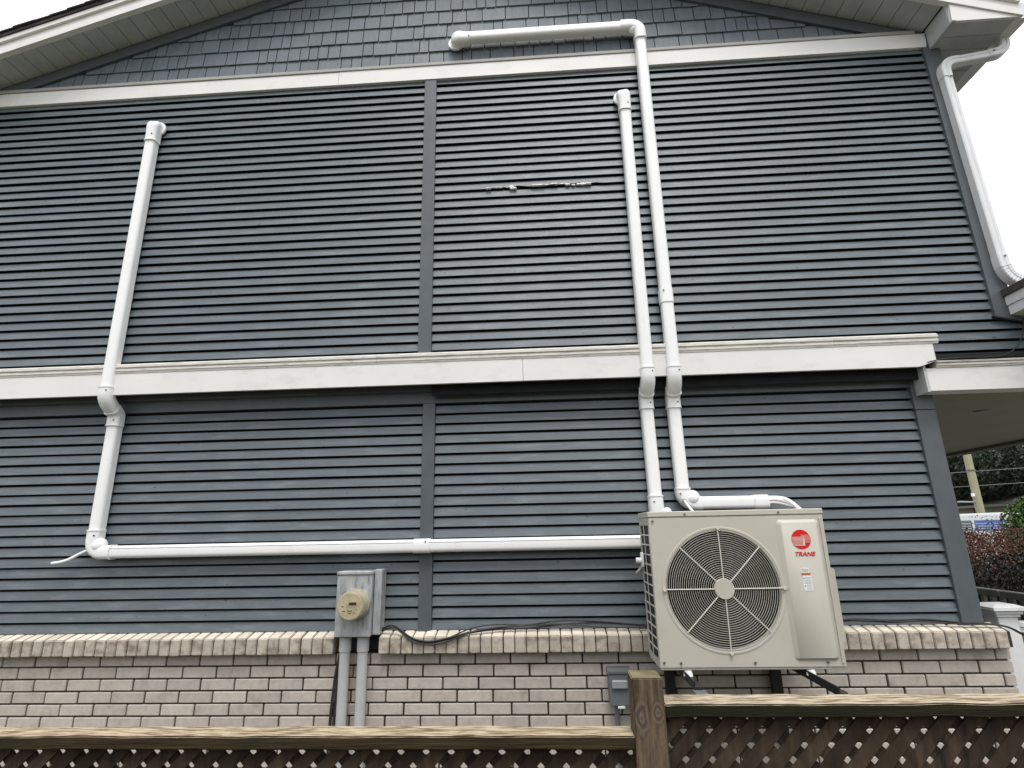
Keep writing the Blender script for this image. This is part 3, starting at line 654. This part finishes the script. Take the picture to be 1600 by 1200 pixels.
# emblem: red disc with light bars, and the word
YF = AF-.0145
b = B(); LC = (1.328, 1.533); LR = .049
prism(b, [(LC[0]+LR*math.cos(2*math.pi*k/48), LC[1]+LR*math.sin(2*math.pi*k/48)) for k in range(48)], YF, YF+.001); em = ob('emblem', b, 'red', sp)
b = B()
for k in range(8):
    z = LC[1]+.011-k*.0060; h = .0013; xl = LC[0]-math.sqrt(max(0, LR**2-(z-LC[1])**2))+.001; xr = LC[0]+.016-k*.0005
    prism(b, [(xl, z-h), (xr, z-h), (xr, z+h), (xl, z+h)], YF-.0012, YF-.0002)
for k in range(7):
    z = LC[1]+.021-k*.0060; h = .0009; xr = LC[0]+math.sqrt(max(0, LR**2-(z-LC[1])**2))-.001; xl = LC[0]+(.0 if k < 2 else .017)
    prism(b, [(xl, z-h), (xr, z-h), (xr, z+h), (xl, z+h)], YF-.0012, YF-.0002)
prism(b, [(LC[0]+.005, LC[1]-.031), (LC[0]+.0155, LC[1]-.031), (LC[0]+.0165, LC[1]+.0095), (LC[0]+.0125, LC[1]+.0095)], YF-.0018, YF-.0013)
ob('emblem_bars', b, 'cream', sp)
cu = bpy.data.curves.new('word', 'FONT'); cu.body = 'TRANE'; cu.size = .0285; cu.shear = .28; cu.offset = .0009; cu.extrude = .0006; cu.align_x = 'CENTER'; cu.align_y = 'CENTER'; cu.space_character = 1.02
to = bpy.data.objects.new('word', cu); COL.objects.link(to)
dg = bpy.context.evaluated_depsgraph_get(); me = bpy.data.meshes.new_from_object(to.evaluated_get(dg)); bpy.data.objects.remove(to)
me.materials.clear(); wo_ = link('brand_lettering', me, 'red', sp); wo_.rotation_euler = (math.pi/2, 0, 0); wo_.location = (1.334, YF, 1.459); wo_.scale = (1.12, 1, 1)
# warning label
b = B(); box(b, 1.304, 1.345, YF, YF+.001, 1.366, 1.391); box(b, 1.307, 1.350, YF, YF+.001, 1.281, 1.355); lb_ = ob('warning_label', b, 'label', sp)
b = B(); box(b, 1.304, 1.348, YF, YF+.001, 1.355, 1.3665); ob('label_header', b, 'orange', sp)
b = B()
for z, x0, x1 in ((1.385, 1.309, 1.340), (1.381, 1.313, 1.342), (1.377, 1.308, 1.341), (1.372, 1.308, 1.338), (1.345, 1.318, 1.346), (1.341, 1.318, 1.343), (1.332, 1.312, 1.347), (1.328, 1.312, 1.345), (1.320, 1.312, 1.347), (1.316, 1.312, 1.346), (1.308, 1.320, 1.346), (1.304, 1.320, 1.344), (1.295, 1.32, 1.345), (1.289, 1.322, 1.346)):
    box(b, x0, x1, YF-.0006, YF-.0002, z-.0007, z+.0007)
ob('label_text', b, 'ink', sp)
b = B(); prism(b, [(1.309, 1.339), (1.316, 1.339), (1.3125, 1.346)], YF-.0008, YF-.0002); prism(b, [(1.310, 1.301), (1.317, 1.301), (1.3135, 1.308)], YF-.0008, YF-.0002); prism(b, [(1.307, 1.383), (1.312, 1.383), (1.3095, 1.388)], YF-.0008, YF-.0002)
ob('label_symbols', b, 'inkdark', sp)

# --- wall bracket under the unit
bk = thing('wall_bracket', 'black steel wall bracket with two arms holding up the beige unit', 'bracket')
for x in (.690, 1.293):
    b = B(); box(b, x-.028, x+.028, -.068, -.030, .42, .905, .002)
    ob('upright', b, 'black', bk)
    b = B(); box(b, x-.020, x+.020, -.83 if x > 1 else -.72, -.07, .866, .8835, .0015); box(b, x-.020, x-.014, -.83 if x > 1 else -.72, -.07, .883, .905)
    ob('arm', b, 'black', bk)
    for y in (-.53, -.30):
        b = B(); cyl(b, (x, y, .898), .024, .027, 'Z', 18, r2=.018); ob('foot', b, 'pvc', bk, 40)
b = B(); box(b, .66, 1.32, -.075, -.068, .60, .64); ob('crossbar', b, 'black', bk)
pl = B(); box(pl, .662, .718, -.79, -.721, .862, .868); box(pl, .68, .70, -.79, -.721, .84, .862); ob('arm_tip', pl, 'greybox', bk)

# ================================================================ meter, conduits, switch box
mt = thing('electric_meter', 'stained grey electric meter box with a round tan meter on the left panel', 'electric meter')
b = B(); box(b, -1.288, -1.070, -.132, -.0, 1.012, 1.364, .004); ob('meter_box', b, 'galv', mt)
b = B(); box(b, -1.290, -1.066, -.140, -.0, 1.3645, 1.386, .005); ob('meter_hood', b, 'galv', mt)
b = B(); box(b, -1.066, -1.020, -.098, -.0, 1.018, 1.392, .003); ob('side_box', b, 'galv', mt)
b = B(); cyl(b, (-1.163, -.140, 1.198), .094, .02, 'Y', 48, r2=.090); ob('meter_ring', b, 'galv', mt, 40)
b = B(); cyl(b, (-1.163, -.190, 1.198), .083, .085, 'Y', 48, r2=.078)
mtc = ob('meter', b, 'meter', mt, 40)
b = B(); cyl(b, (-1.163, -.2365, 1.198), .079, .010, 'Y', 48, r2=.073); ob('meter_face', b, 'meter', mtc, 25)
b = B(); torus_c = (-1.163, 1.198)
for R_, y_ in ((.0775, -.233), (.084, -.150)):
    n = 48; rg = []
    for k in range(n):
        a = 2*math.pi*k/n; rg.append([b.verts.new((torus_c[0]+(R_+.0035*math.cos(t))*math.cos(a), y_+.0035*math.sin(t), torus_c[1]+(R_+.0035*math.cos(t))*math.sin(a))) for t in [2*math.pi*m_/6 for m_ in range(6)]])
    for k in range(n):
        for m_ in range(6): b.faces.new((rg[k][m_], rg[k][(m_+1) % 6], rg[(k+1) % n][(m_+1) % 6], rg[(k+1) % n][m_]))
ob('meter_rim', b, 'meter', mtc, 60)
b = B(); box(b, -1.168, -1.124, -.2435, -.2412, 1.203, 1.219); ob('meter_display', b, 'lcd', mtc)
b = B(); prism(b, [(-1.150+.040*math.cos(2*math.pi*k/24), 1.211+.018*math.sin(2*math.pi*k/24)) for k in range(24)], -.2428, -.2414); ob('meter_window', b, 'meter', mtc)
b = B()
for x0, x1, z in ((-1.178, -1.150, 1.172), (-1.172, -1.154, 1.158), (-1.205, -1.190, 1.170), (-1.212, -1.2, 1.196), (-1.14, -1.133, 1.162), (-1.128, -1.122, 1.18)):
    box(b, x0, x1, -.2425, -.2412, z-.002, z+.002)
ob('meter_print', b, 'lcd', mtc)
for x, nm in ((-1.238, 'left'), (-1.128, 'right')):
    b = B(); cyl(b, (x, -.066, .475), .031, .95, 'Z', 24); cd = ob('conduit', b, 'conduit', mt, 40)
    b = B(); cyl(b, (x, -.066, .968), .036, .086, 'Z', 24); ob('conduit_coupling', b, 'conduit', cd, 40)
sb = thing('switch_box', 'small grey electrical disconnect box on the brick wall left of the fence post', 'switch box')
b = B(); box(b, .334, .452, -.105, -.026, .632, .800, .003); ob('box_body', b, 'greybox', sb)
b = B(); prism_x(b, [(-.026, .801), (-.112, .801), (-.112, .812), (-.026, .822)], .328, .458); ob('lid', b, 'greybox', sb)
b = B(); box(b, .348, .438, -.124, -.1055, .722, .768, .006); ob('switch_cover', b, 'greybright', sb)
b = B(); box(b, .375, .415, -.118, -.1055, .622, .633, .001); ob('latch', b, 'alum', sb)
b = B(); cyl(b, (.374, -.06, .31), .014, .63, 'Z', 14); ob('conduit', b, 'greybox', sb, 40)

# ================================================================ cables
def cable(label, pts, r=.005, n=7, m='cable', nm='cable'):
    b = B(); tube(b, smoothpath(pts, n), r, 8); return tag(ob(nm, b, m, None, 60), label, 'cable')
lw = thing('cable_bundle', 'loose dark cable bundle looping from the meter box along the brick ledge', 'cable')
base = [(-1.047, -.04, 1.022), (-.969, -.06, 1.052), (-.921, -.07, 1.044), (-.85, -.088, 1.000), (-.79, -.094, .975), (-.71, -.096, .968), (-.613, -.094, .985), (-.457, -.07, 1.022), (-.301, -.04, 1.036), (-.108, -.03, 1.038), (.085, -.03, 1.050), (.314, -.03, 1.047), (.62, -.03, 1.030)]
for i, (dy, dz, ph) in enumerate(((0, 0, 0), (-.004, .009, 1), (-.008, -.004, 2.2), (-.002, .012, 3.4))):
    b = B(); tube(b, smoothpath([(x, y+dy, z+dz+.004*math.sin(ph+x*7)+(.014*max(0, math.sin(x*3+ph)) if x > -.5 else 0)) for x, y, z in base]), .0052 if i < 2 else .0038, 8); ob('strand', b, 'cable', lw, 60)
rw = thing('cable_bundle', 'thin dark cables lying on the brick ledge right of the unit', 'cable')
base = [(1.44, -.03, 1.045), (1.60, -.03, 1.052), (1.729, -.03, 1.058), (1.821, -.03, 1.060), (2.017, -.03, 1.046), (2.198, -.03, 1.048), (2.408, -.04, 1.034), (2.515, -.05, 1.034), (2.62, -.06, 1.018), (2.68, -.07, .985), (2.75, -.07, .955), (2.85, -.05, .93)]
for i, (dy, dz, ph) in enumerate(((0, 0, 0), (-.004, .007, 1.5), (-.007, .002, 3))):
    b = B(); tube(b, smoothpath([(x, y+dy, z+dz+.005*math.sin(ph+x*6)) for x, y, z in base]), .0042, 8); ob('strand', b, 'cable', rw, 60)
vw = thing('cable_bundle', 'dark cables dropping down the brick wall beside the left meter conduit', 'cable')
for dx, dy in ((0, 0), (.010, -.004), (.022, .003), (.030, -.006)):
    b = B(); tube(b, smoothpath([(-1.262+dx*.3, -.05+dy, 1.0), (-1.275+dx*.3, -.06+dy, .90), (-1.298+dx*.6, -.045+dy, .80), (-1.308+dx*.8, -.045+dy, .68), (-1.316+dx, -.045+dy, .52), (-1.320+dx, -.045+dy, .1)]), .005, 8); ob('strand', b, 'cable', vw, 60)
cable('thin black wire drooping from porch roof corner to the white belt end', [(3.12, U-.03, 2.86), (3.10, U-.03, 2.80), (3.05, U-.035, 2.70), (2.96, U-.04, 2.628), (2.86, U-.045, 2.606), (2.70, U-.046, 2.608), (2.55, U-.05, 2.602), (2.45, U-.05, 2.585)], .0035, nm='wire')

# ================================================================ lattice fence
FY = -1.9
fe = thing('lattice_fence', 'weathered brown wooden lattice fence with a square post in front of the wall', 'fence')
def woodbeam(nm, x0, x1, y0, y1, z0, z1, m):
    b = B(); box(b, x0, x1, y0, y1, z0, z1)
    bmesh.ops.subdivide_edges(b, edges=[e for e in b.edges if abs(e.verts[0].co.x-e.verts[1].co.x) > .5 or (nm == 'post' and abs(e.verts[0].co.z-e.verts[1].co.z) > .5)], cuts=60, use_grid_fill=True)
    for v in b.verts:
        p = v.co; k = noise.noise(Vector((p.x*9, p.y*30, p.z*9)))*.003; v.co.z += k; v.co.y += noise.noise(Vector((p.x*8+5, p.y, p.z*8)))*.003
    bmesh.ops.bevel(b, geom=[e for e in b.edges if e.calc_face_angle(0) > .8], offset=.003, segments=2, affect='EDGES')
    return ob(nm, b, m, fe, 40)
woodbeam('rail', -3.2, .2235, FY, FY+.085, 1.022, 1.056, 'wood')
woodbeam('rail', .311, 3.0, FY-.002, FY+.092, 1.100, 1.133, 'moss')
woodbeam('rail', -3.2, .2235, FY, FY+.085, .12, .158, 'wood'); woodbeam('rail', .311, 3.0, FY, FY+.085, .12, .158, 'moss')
mp = mat('post_wood', (.125, .088, .056), .85, .6, 16, (6, 6, .45), 1.0, 40, spec=.2, col2=(.06, .038, .024), c2scale=9, c2lo=.46, c2hi=.6, c2stretch=(5, 5, .5), top=((.30, .25, .15), (1, 1, 1), (.14, .13, .06)))
# growth rings and knots on the post
nt = mp.node_tree; n_ = nt.nodes; l_ = nt.links; bs = n_['Principled BSDF']
gm = n_.new('ShaderNodeNewGeometry'); src = bs.inputs['Base Color'].links[0].from_socket
def knot(cx_, cz_, rx, rz_):
    mpn = n_.new('ShaderNodeMapping'); mpn.inputs['Location'].default_value = (-cx_/rx, 0, -cz_/rz_); mpn.inputs['Scale'].default_value = (1/rx, 0, 1/rz_)
    l_.new(gm.outputs['Position'], mpn.inputs[0]); le = n_.new('ShaderNodeVectorMath'); le.operation = 'LENGTH'; l_.new(mpn.outputs[0], le.inputs[0]); return le.outputs['Value']
mn = n_.new('ShaderNodeMath'); mn.operation = 'MINIMUM'; l_.new(knot(.245, 1.10, .016, .036), mn.inputs[0]); l_.new(knot(.290, 1.114, .013, .024), mn.inputs[1])
wd_ = n_.new('ShaderNodeTexNoise'); wd_.inputs['Scale'].default_value = 30; l_.new(gm.outputs['Position'], wd_.inputs['Vector'])
am = n_.new('ShaderNodeMath'); am.operation = 'MULTIPLY_ADD'; l_.new(wd_.outputs[0], am.inputs[0]); am.inputs[1].default_value = 1.1; l_.new(mn.outputs[0], am.inputs[2])
sn = n_.new('ShaderNodeMath'); sn.operation = 'SINE'; m6 = n_.new('ShaderNodeMath'); m6.operation = 'MULTIPLY'; m6.inputs[1].default_value = 9; l_.new(am.outputs[0], m6.inputs[0]); l_.new(m6.outputs[0], sn.inputs[0])
fr = n_.new('ShaderNodeMapRange'); l_.new(mn.outputs[0], fr.inputs[0]); fr.inputs[1].default_value = .9; fr.inputs[2].default_value = 1.5; fr.inputs[3].default_value = 1; fr.inputs[4].default_value = .12
rc = n_.new('ShaderNodeMapRange'); l_.new(sn.outputs[0], rc.inputs[0]); rc.inputs[1].default_value = -1; rc.inputs[2].default_value = 1; rc.inputs[3].default_value = 0; rc.inputs[4].default_value = 1
rcol = n_.new('ShaderNodeMix'); rcol.data_type = 'RGBA'; l_.new(rc.outputs[0], rcol.inputs[0]); rcol.inputs[6].default_value = (.07, .05, .04, 1); rcol.inputs[7].default_value = (.15, .115, .085, 1)
fin = n_.new('ShaderNodeMix'); fin.data_type = 'RGBA'; l_.new(fr.outputs[0], fin.inputs[0]); l_.new(src, fin.inputs[6]); l_.new(rcol.outputs[2], fin.inputs[7]); l_.new(fin.outputs[2], bs.inputs['Base Color'])
po = woodbeam('post', .2245, .310, FY-.004, FY+.086, 0, 1.200, mp)
# lattice: two layers of slats
def slats(x0, x1, z0, z1, hx, hz):
    pitch = .0716; w = .0342; r2 = math.sqrt(2)
    for s, y in ((1, FY+.028), (-1, FY+.036)):
        c0 = (x0-z1 if s > 0 else x0+z0)-pitch; c1 = (x1-z0 if s > 0 else x1+z1)+pitch
        k = 0; ph = hx-hz if s > 0 else hx+hz   # hole centre
        c = ph+pitch/2+math.floor((c0-ph)/pitch)*pitch
        while c < c1:
            h = w*r2/2*random.uniform(.97, 1.04)
            # clip the band to the rectangle
            poly = [(-9.0, 0), (0, 0)]
            if s > 0: quad = [(z0+c-h, z0), (z0+c+h, z0), (z1+c+h, z1), (z1+c-h, z1)]
            else: quad = [(c-z0-h, z0), (c-z0+h, z0), (c-z1+h, z1), (c-z1-h, z1)]
            def clipx(P_, xx, keep):
                out = []
                for i in range(len(P_)):
                    a_, b_ = P_[i], P_[(i+1) % len(P_)]; ia, ib = keep(a_[0]), keep(b_[0])
                    if ia: out.append(a_)
                    if ia != ib: t = (xx-a_[0])/(b_[0]-a_[0]); out.append((xx, a_[1]+t*(b_[1]-a_[1])))
                return out
            pg = clipx(quad, x0, lambda v: v >= x0)
            if len(pg) > 2: pg = clipx(pg, x1, lambda v: v <= x1)
            if len(pg) > 2 and max(p[0] for p in pg)-min(p[0] for p in pg) > .01:
                b = B(); dj = random.uniform(-.001, .001); prism(b, pg, y+dj, y+.0072+dj); ob('slat', b, 'lattice', fe)
            c += pitch
slats(.312, 1.9, .16, 1.099, .6475, 1.061); slats(-2.6, .223, .16, 1.021, -1.577, 1.006)

# ================================================================ porch railing
wp = thing('railing_post', 'white square railing post with a moulded flat cap beside the brick corner', 'post')
b = B(); box(b, 2.700, 2.815, .10, .215, .12, 1.045, .003); ob('shaft', b, 'alum', wp)
b = B(); box(b, 2.688, 2.827, .088, .227, 1.046, 1.062, .004); box(b, 2.676, 2.839, .076, .239, 1.062, 1.085, .006); ob('cap_moulding', b, 'alum', wp)
b = B()
vv = [(2.658, .058), (2.857, .058), (2.857, .257), (2.658, .257)]
lo = [b.verts.new((x, y, 1.086)) for x, y in vv]; mi = [b.verts.new((x, y, 1.103)) for x, y in vv]; tp = [b.verts.new((2.7575+(x-2.7575)*.55, .1575+(y-.1575)*.55, 1.118)) for x, y in vv]
b.faces.new(lo); b.faces.new(tp)
for P_, Q_ in ((lo, mi), (mi, tp)):
    for k in range(4): b.faces.new((P_[k], P_[(k+1) % 4], Q_[(k+1) % 4], Q_[k]))
ob('cap', b, 'alum', wp)
wr = thing('railing', 'white porch railing running right from the white capped post', 'railing')
b = B(); box(b, 2.816, 4.9, .12, .19, .985, 1.012, .004); box(b, 2.816, 4.9, .135, .175, .955, .984, .002); ob('top_rail', b, 'alum', wr)
b = B(); box(b, 2.816, 4.9, .13, .18, .22, .27, .003); ob('bottom_rail', b, 'alum', wr)
b0 = None
for k in range(16):
    x = 2.9+.125*k
    if b0 is None: b = B(); box(b, -.019, .019, -.019, .019, 0, .684); b0 = ob('baluster', b, 'alum', wr, loc=(x, .155, .2705))
    else: copies(b0, 'baluster', wr, [(x, .155, .2705)])
gr = thing('railing', 'dark grey shaded front railing behind the white post', 'railing')
for y0, y1 in ((1.0, 3.10), (3.13, 3.75), (3.78, 5.6)):
    b = B(); box(b, 4.96, 5.05, y0, y1, .80, .87, .01); ob('top_rail', b, 'greyrail', gr)
b = B(); box(b, 4.98, 5.03, 1.0, 5.6, .22, .27); ob('bottom_rail', b, 'greyrail', gr)
b0 = None
for k in range(34):
    y = 1.1+.135*k
    if b0 is None: b = B(); box(b, -.02, .02, -.02, .02, 0, .53); b0 = ob('baluster', b, 'greyrail', gr, loc=(5.005, y, .27))
    else: copies(b0, 'baluster', gr, [(5.005, y, .27)])

# ================================================================ vegetation
def crown(parent_, name, m, blobs, n, size, seed):
    random.seed(seed); vs = []; fs = []
    tot = sum(b_[3]*b_[4]*b_[5] for b_ in blobs)
    for (cx_, cy_, cz_, rx, ry, rz_) in blobs:
        k = int(n*rx*ry*rz_/tot)
        for _ in range(k):
            while True:
                p = Vector((random.uniform(-1, 1), random.uniform(-1, 1), random.uniform(-1, 1)))
                if p.length <= 1: break
            p = p*(p.length**-.35 if p.length > .1 else 1)
            if p.length > 1.12: continue
            q = Vector((cx_+p.x*rx, cy_+p.y*ry, cz_+p.z*rz_))
            if noise.noise(q*2.2) < -.22: continue
            s = size*random.uniform(.6, 1.3); d = Vector((random.gauss(0, 1), random.gauss(0, 1), random.gauss(0, .7))).normalized(); u_ = d.orthogonal().normalized(); w_ = d.cross(u_)
            i = len(vs); vs += [q-u_*s, q-w_*s*.5+d*s*.15, q+u_*s, q+w_*s*.5+d*s*.15]; fs.append((i, i+1, i+2, i+3))
    me = bpy.data.meshes.new(name); me.from_pydata([tuple(v) for v in vs], [], fs); return link(name, me, m, parent_)
def trunk(parent_, x, y, h, r, limbs, seed, z0=0):
    random.seed(seed); b = B(); tube(b, [(x+.04*i*random.uniform(-1, 1), y, z0+h*i/6) for i in range(7)], r, 10, [r*(1-.1*i) for i in range(7)]); o = ob('trunk', b, 'bark', parent_, 60)
    for k in range(limbs):
        a = random.uniform(0, 6.28); z = h*random.uniform(.4, .9); ln = h*random.uniform(.3, .5); b = B()
        tube(b, smoothpath([(x, y, z), (x+ln*.4*math.cos(a), y+ln*.4*math.sin(a), z+ln*.3), (x+ln*.8*math.cos(a), y+ln*.8*math.sin(a), z+ln*.75)]), r*.4, 7, None); ob('limb', b, 'bark', parent_, 60)
rs = thing('shrub', 'dark red leaved maple shrub growing beyond the porch railing', 'shrub')
crown(rs, 'foliage', 'leafred', [(6.9, 5.6, .95, .9, .9, .62), (6.3, 5.0, .75, .7, .7, .6), (7.35, 6.3, .95, .7, .7, .55), (7.2, 5.3, .4, .9, .9, .5)], 34000, .020, 1)
crown(rs, 'sprigs', 'leafred', [(7.25, 6.3, 1.5, .6, .5, .22), (6.6, 5.9, 1.45, .3, .3, .25)], 1600, .018, 2); trunk(rs, 6.9, 5.6, 1.1, .05, 5, 2)
gs = thing('shrub', 'bright green leafy shrub beside the red maple at the right edge', 'shrub')
crown(gs, 'foliage', 'leafgreen', [(8.05, 5.85, 1.35, .75, .6, .7), (8.15, 6.0, .7, .8, .6, .7), (8.0, 5.6, 1.75, .45, .4, .42)], 16000, .034, 3); trunk(gs, 8.1, 5.8, 1.5, .05, 5, 4)
hd = thing('hedge', 'low dark brownish shrub under the red maple behind the grey railing', 'shrub')
crown(hd, 'foliage', 'leafhedge', [(5.9, 3.9, .58, .8, .8, .66), (6.5, 4.3, .55, .8, .8, .66), (5.7, 4.9, .4, .6, .8, .6), (7.0, 3.9, .5, .8, .7, .6)], 26000, .024, 6); trunk(hd, 6.1, 4.2, .6, .04, 3, 4)
for i, (x, y, z, r, lab) in enumerate(((21.6, 25.6, 4.6, 3.2, 'tall dark evergreen tree behind the wooden utility pole'), (24.3, 30.5, 4.6, 4.2, 'dark broad tree rising behind the far bungalow roof'), (18.3, 23.5, 4.3, 2.6, 'dark leaning tree left of the utility pole at the house corner'))):
    t = thing('tree', lab, 'tree', group='dark trees beyond the street')
    crown(t, 'crown', 'leafdark', [(x, y, z, r, r, r*.62), (x-r*.3, y, z+r*.6, r*.7, r*.7, r*.5), (x+r*.4, y, z-r*.25, r*.6, r*.6, r*.4)], 26000, .105, 30+i); trunk(t, x, y, z, .22, 9, 40+i)

tw = thing('tree', 'leafy twig tip of a dark tree at the top left corner of the sky', 'tree')
crown(tw, 'crown', 'leafdark', [(-15.0, 5.5, 9.5, 1.6, 1.6, 3.3), (-13.6, 5.2, 13.7, 1.0, .9, 1.2), (-11.0, 4.25, 12.45, .28, .2, .3)], 9000, .07, 70)
trunk(tw, -15.0, 5.5, 12, .2, 8, 71)
b = B(); tube(b, smoothpath([(-14.4, 5.3, 12.0), (-12.4, 4.8, 12.7), (-11.1, 4.4, 12.6), (-10.62, 4.1, 12.0)]), .02, 6); ob('twig', b, 'bark', tw)

# ================================================================ street things
up = thing('utility_pole', 'pale weathered wooden utility pole beyond the porch', 'utility pole', (16.55, 18.7, 0))
b = B(); cyl(b, (0, 0, 4.5), .15, 9, 'Z', 16, r2=.11); ob('pole', b, 'polewood', up, 50)
b = B(); cyl(b, (0, 0, 3.55), .155, .05, 'Z', 16); ob('pole_band', b, 'screw', up)
b = B(); tube(b, [(-.12, 0, 2.35), (-.95, -.3, 2.36)], .035, 8); ob('bracket_arm', b, 'greybright', up)
b = B(); cyl(b, (-.2, -.1, 2.62), .06, .12, 'Z', 10); ob('insulator', b, 'pvc', up)
for z0, z1, lab in ((3.3, 3.5, 'thin utility wire crossing behind the wooden pole'), (3.0, 2.95, 'lower sagging utility wire near the wooden pole')):
    b = B(); tube(b, smoothpath([(8, 24, z0), (16.4, 18.65, z1), (30, 16, z0+.6)]), .007, 6); tag(ob('utility_wire', b, 'greybright', None), lab, 'wire')
van = thing('parked_van', 'white van with blue window stripe parked across the street behind the red shrub', 'van', (13.55, 13.6, 0))
b = B(); prism_x(b, [(-2.4, .38), (2.4, .38), (2.4, 1.05), (2.05, 1.15), (1.55, 1.78), (1.35, 1.86), (-2.3, 1.86), (-2.4, 1.7)], -.92, .92)
bmesh.ops.bevel(b, geom=b.edges[:], offset=.05, segments=2, affect='EDGES'); ob('body', b, 'paintwhite', van, 40)
for s in (-1, 1):
    for y0, y1, m in ((-2.2, -1.1, 'glass'), (-1.0, .15, 'blueprint'), (.25, 1.3, 'glass')):
        b = B(); box(b, s*.915, s*.926, y0, y1, 1.36, 1.66, .004); ob('window' if m == 'glass' else 'side_graphic', b, m, van)
        for k in range(3):
            q = B(); box(q, s*.927, s*.930, y0+.05, y1-.05, 1.42+.07*k, 1.432+.07*k); ob('window_line', q, 'paintwhite', van)
    for y in (-1.5, 1.5):
        b = B(); cyl(b, (s*.82, y, .33), .33, .22, 'X', 24); wh = ob('wheel', b, 'rubber', van, 40)
        b = B(); cyl(b, (s*.93, y, .33), .19, .02, 'X', 20); ob('rim', b, 'greybright', wh, 40)
b = B(); prism_x(b, [(1.62, 1.74), (2.06, 1.2), (2.075, 1.21), (1.635, 1.755)], -.8, .8); ob('windscreen', b, 'glass', van)
for x in (-.7, .7):
    b = B(); box(b, x-.12, x+.12, 2.38, 2.42, .75, .9, .01); ob('headlight', b, 'label', van)
nh = thing('house', 'low bungalow with a dark hipped roof and pinkish chimney across the street', 'house', (26.5, 25, 0))
b = B(); box(b, -5, 5, -6, 6, 0, 2.35); nw = ob('wall', b, 'housewall', nh)
b = B(); box(b, -5.45, 5.45, -6.45, 6.45, 2.3, 2.42); ob('fascia', b, 'strip', nh)
b = B(); v = [b.verts.new(p) for p in ((-5.5, -6.5, 2.425), (5.5, -6.5, 2.425), (5.5, 6.5, 2.425), (-5.5, 6.5, 2.425), (0, -2.2, 3.5), (0, 2.2, 3.5))]
for f in ((0, 1, 4), (1, 2, 5, 4), (2, 3, 5), (3, 0, 4, 5), (3, 2, 1, 0)): b.faces.new([v[i] for i in f])
rf = ob('roof', b, 'roofing', nh); b = B(); box(b, -1.4, 0.2, -3.6, -2.4, 3.0, 5.0); ob('chimney', b, 'redbrick', rf)
for y in (-4, -1, 2, 4.4):
    b = B(); box(b, -5.06, -5.0, y-.6, y+.6, 1.0, 2.0); wf = ob('window', b, 'paintwhite', nh); b = B(); box(b, -5.08, -5.062, y-.54, y+.54, 1.06, 1.94); ob('pane', b, 'glass', wf)
b = B(); box(b, -5.07, -5.0, -.1+3.0-.45, 3.35, 0, 2.05); ob('door', b, 'redbrick', nh)

# ================================================================ unseen house added behind the camera to shade the lower wall
shade_house = thing('house', 'low brown brick house added unseen behind the camera to shade the clapboard wall', 'house', (0, -8.6, 0))
b = B(); box(b, -7, 7, -5, 0, 0, 2.7); ob('wall', b, 'redbrick', shade_house)
b = B(); prism_x(b, [(.35, 2.72), (-2.5, 3.9), (-5.35, 2.72)], -7.3, 7.3); ob('roof', b, 'roofing', shade_house)
for x in (-4, 3):
    b = B(); box(b, x-.6, x+.6, 0, .04, 1.0, 2.1); wf = ob('window', b, 'paintwhite', shade_house); b = B(); box(b, x-.54, x+.54, .041, .05, 1.06, 2.04); ob('pane', b, 'glass', wf)
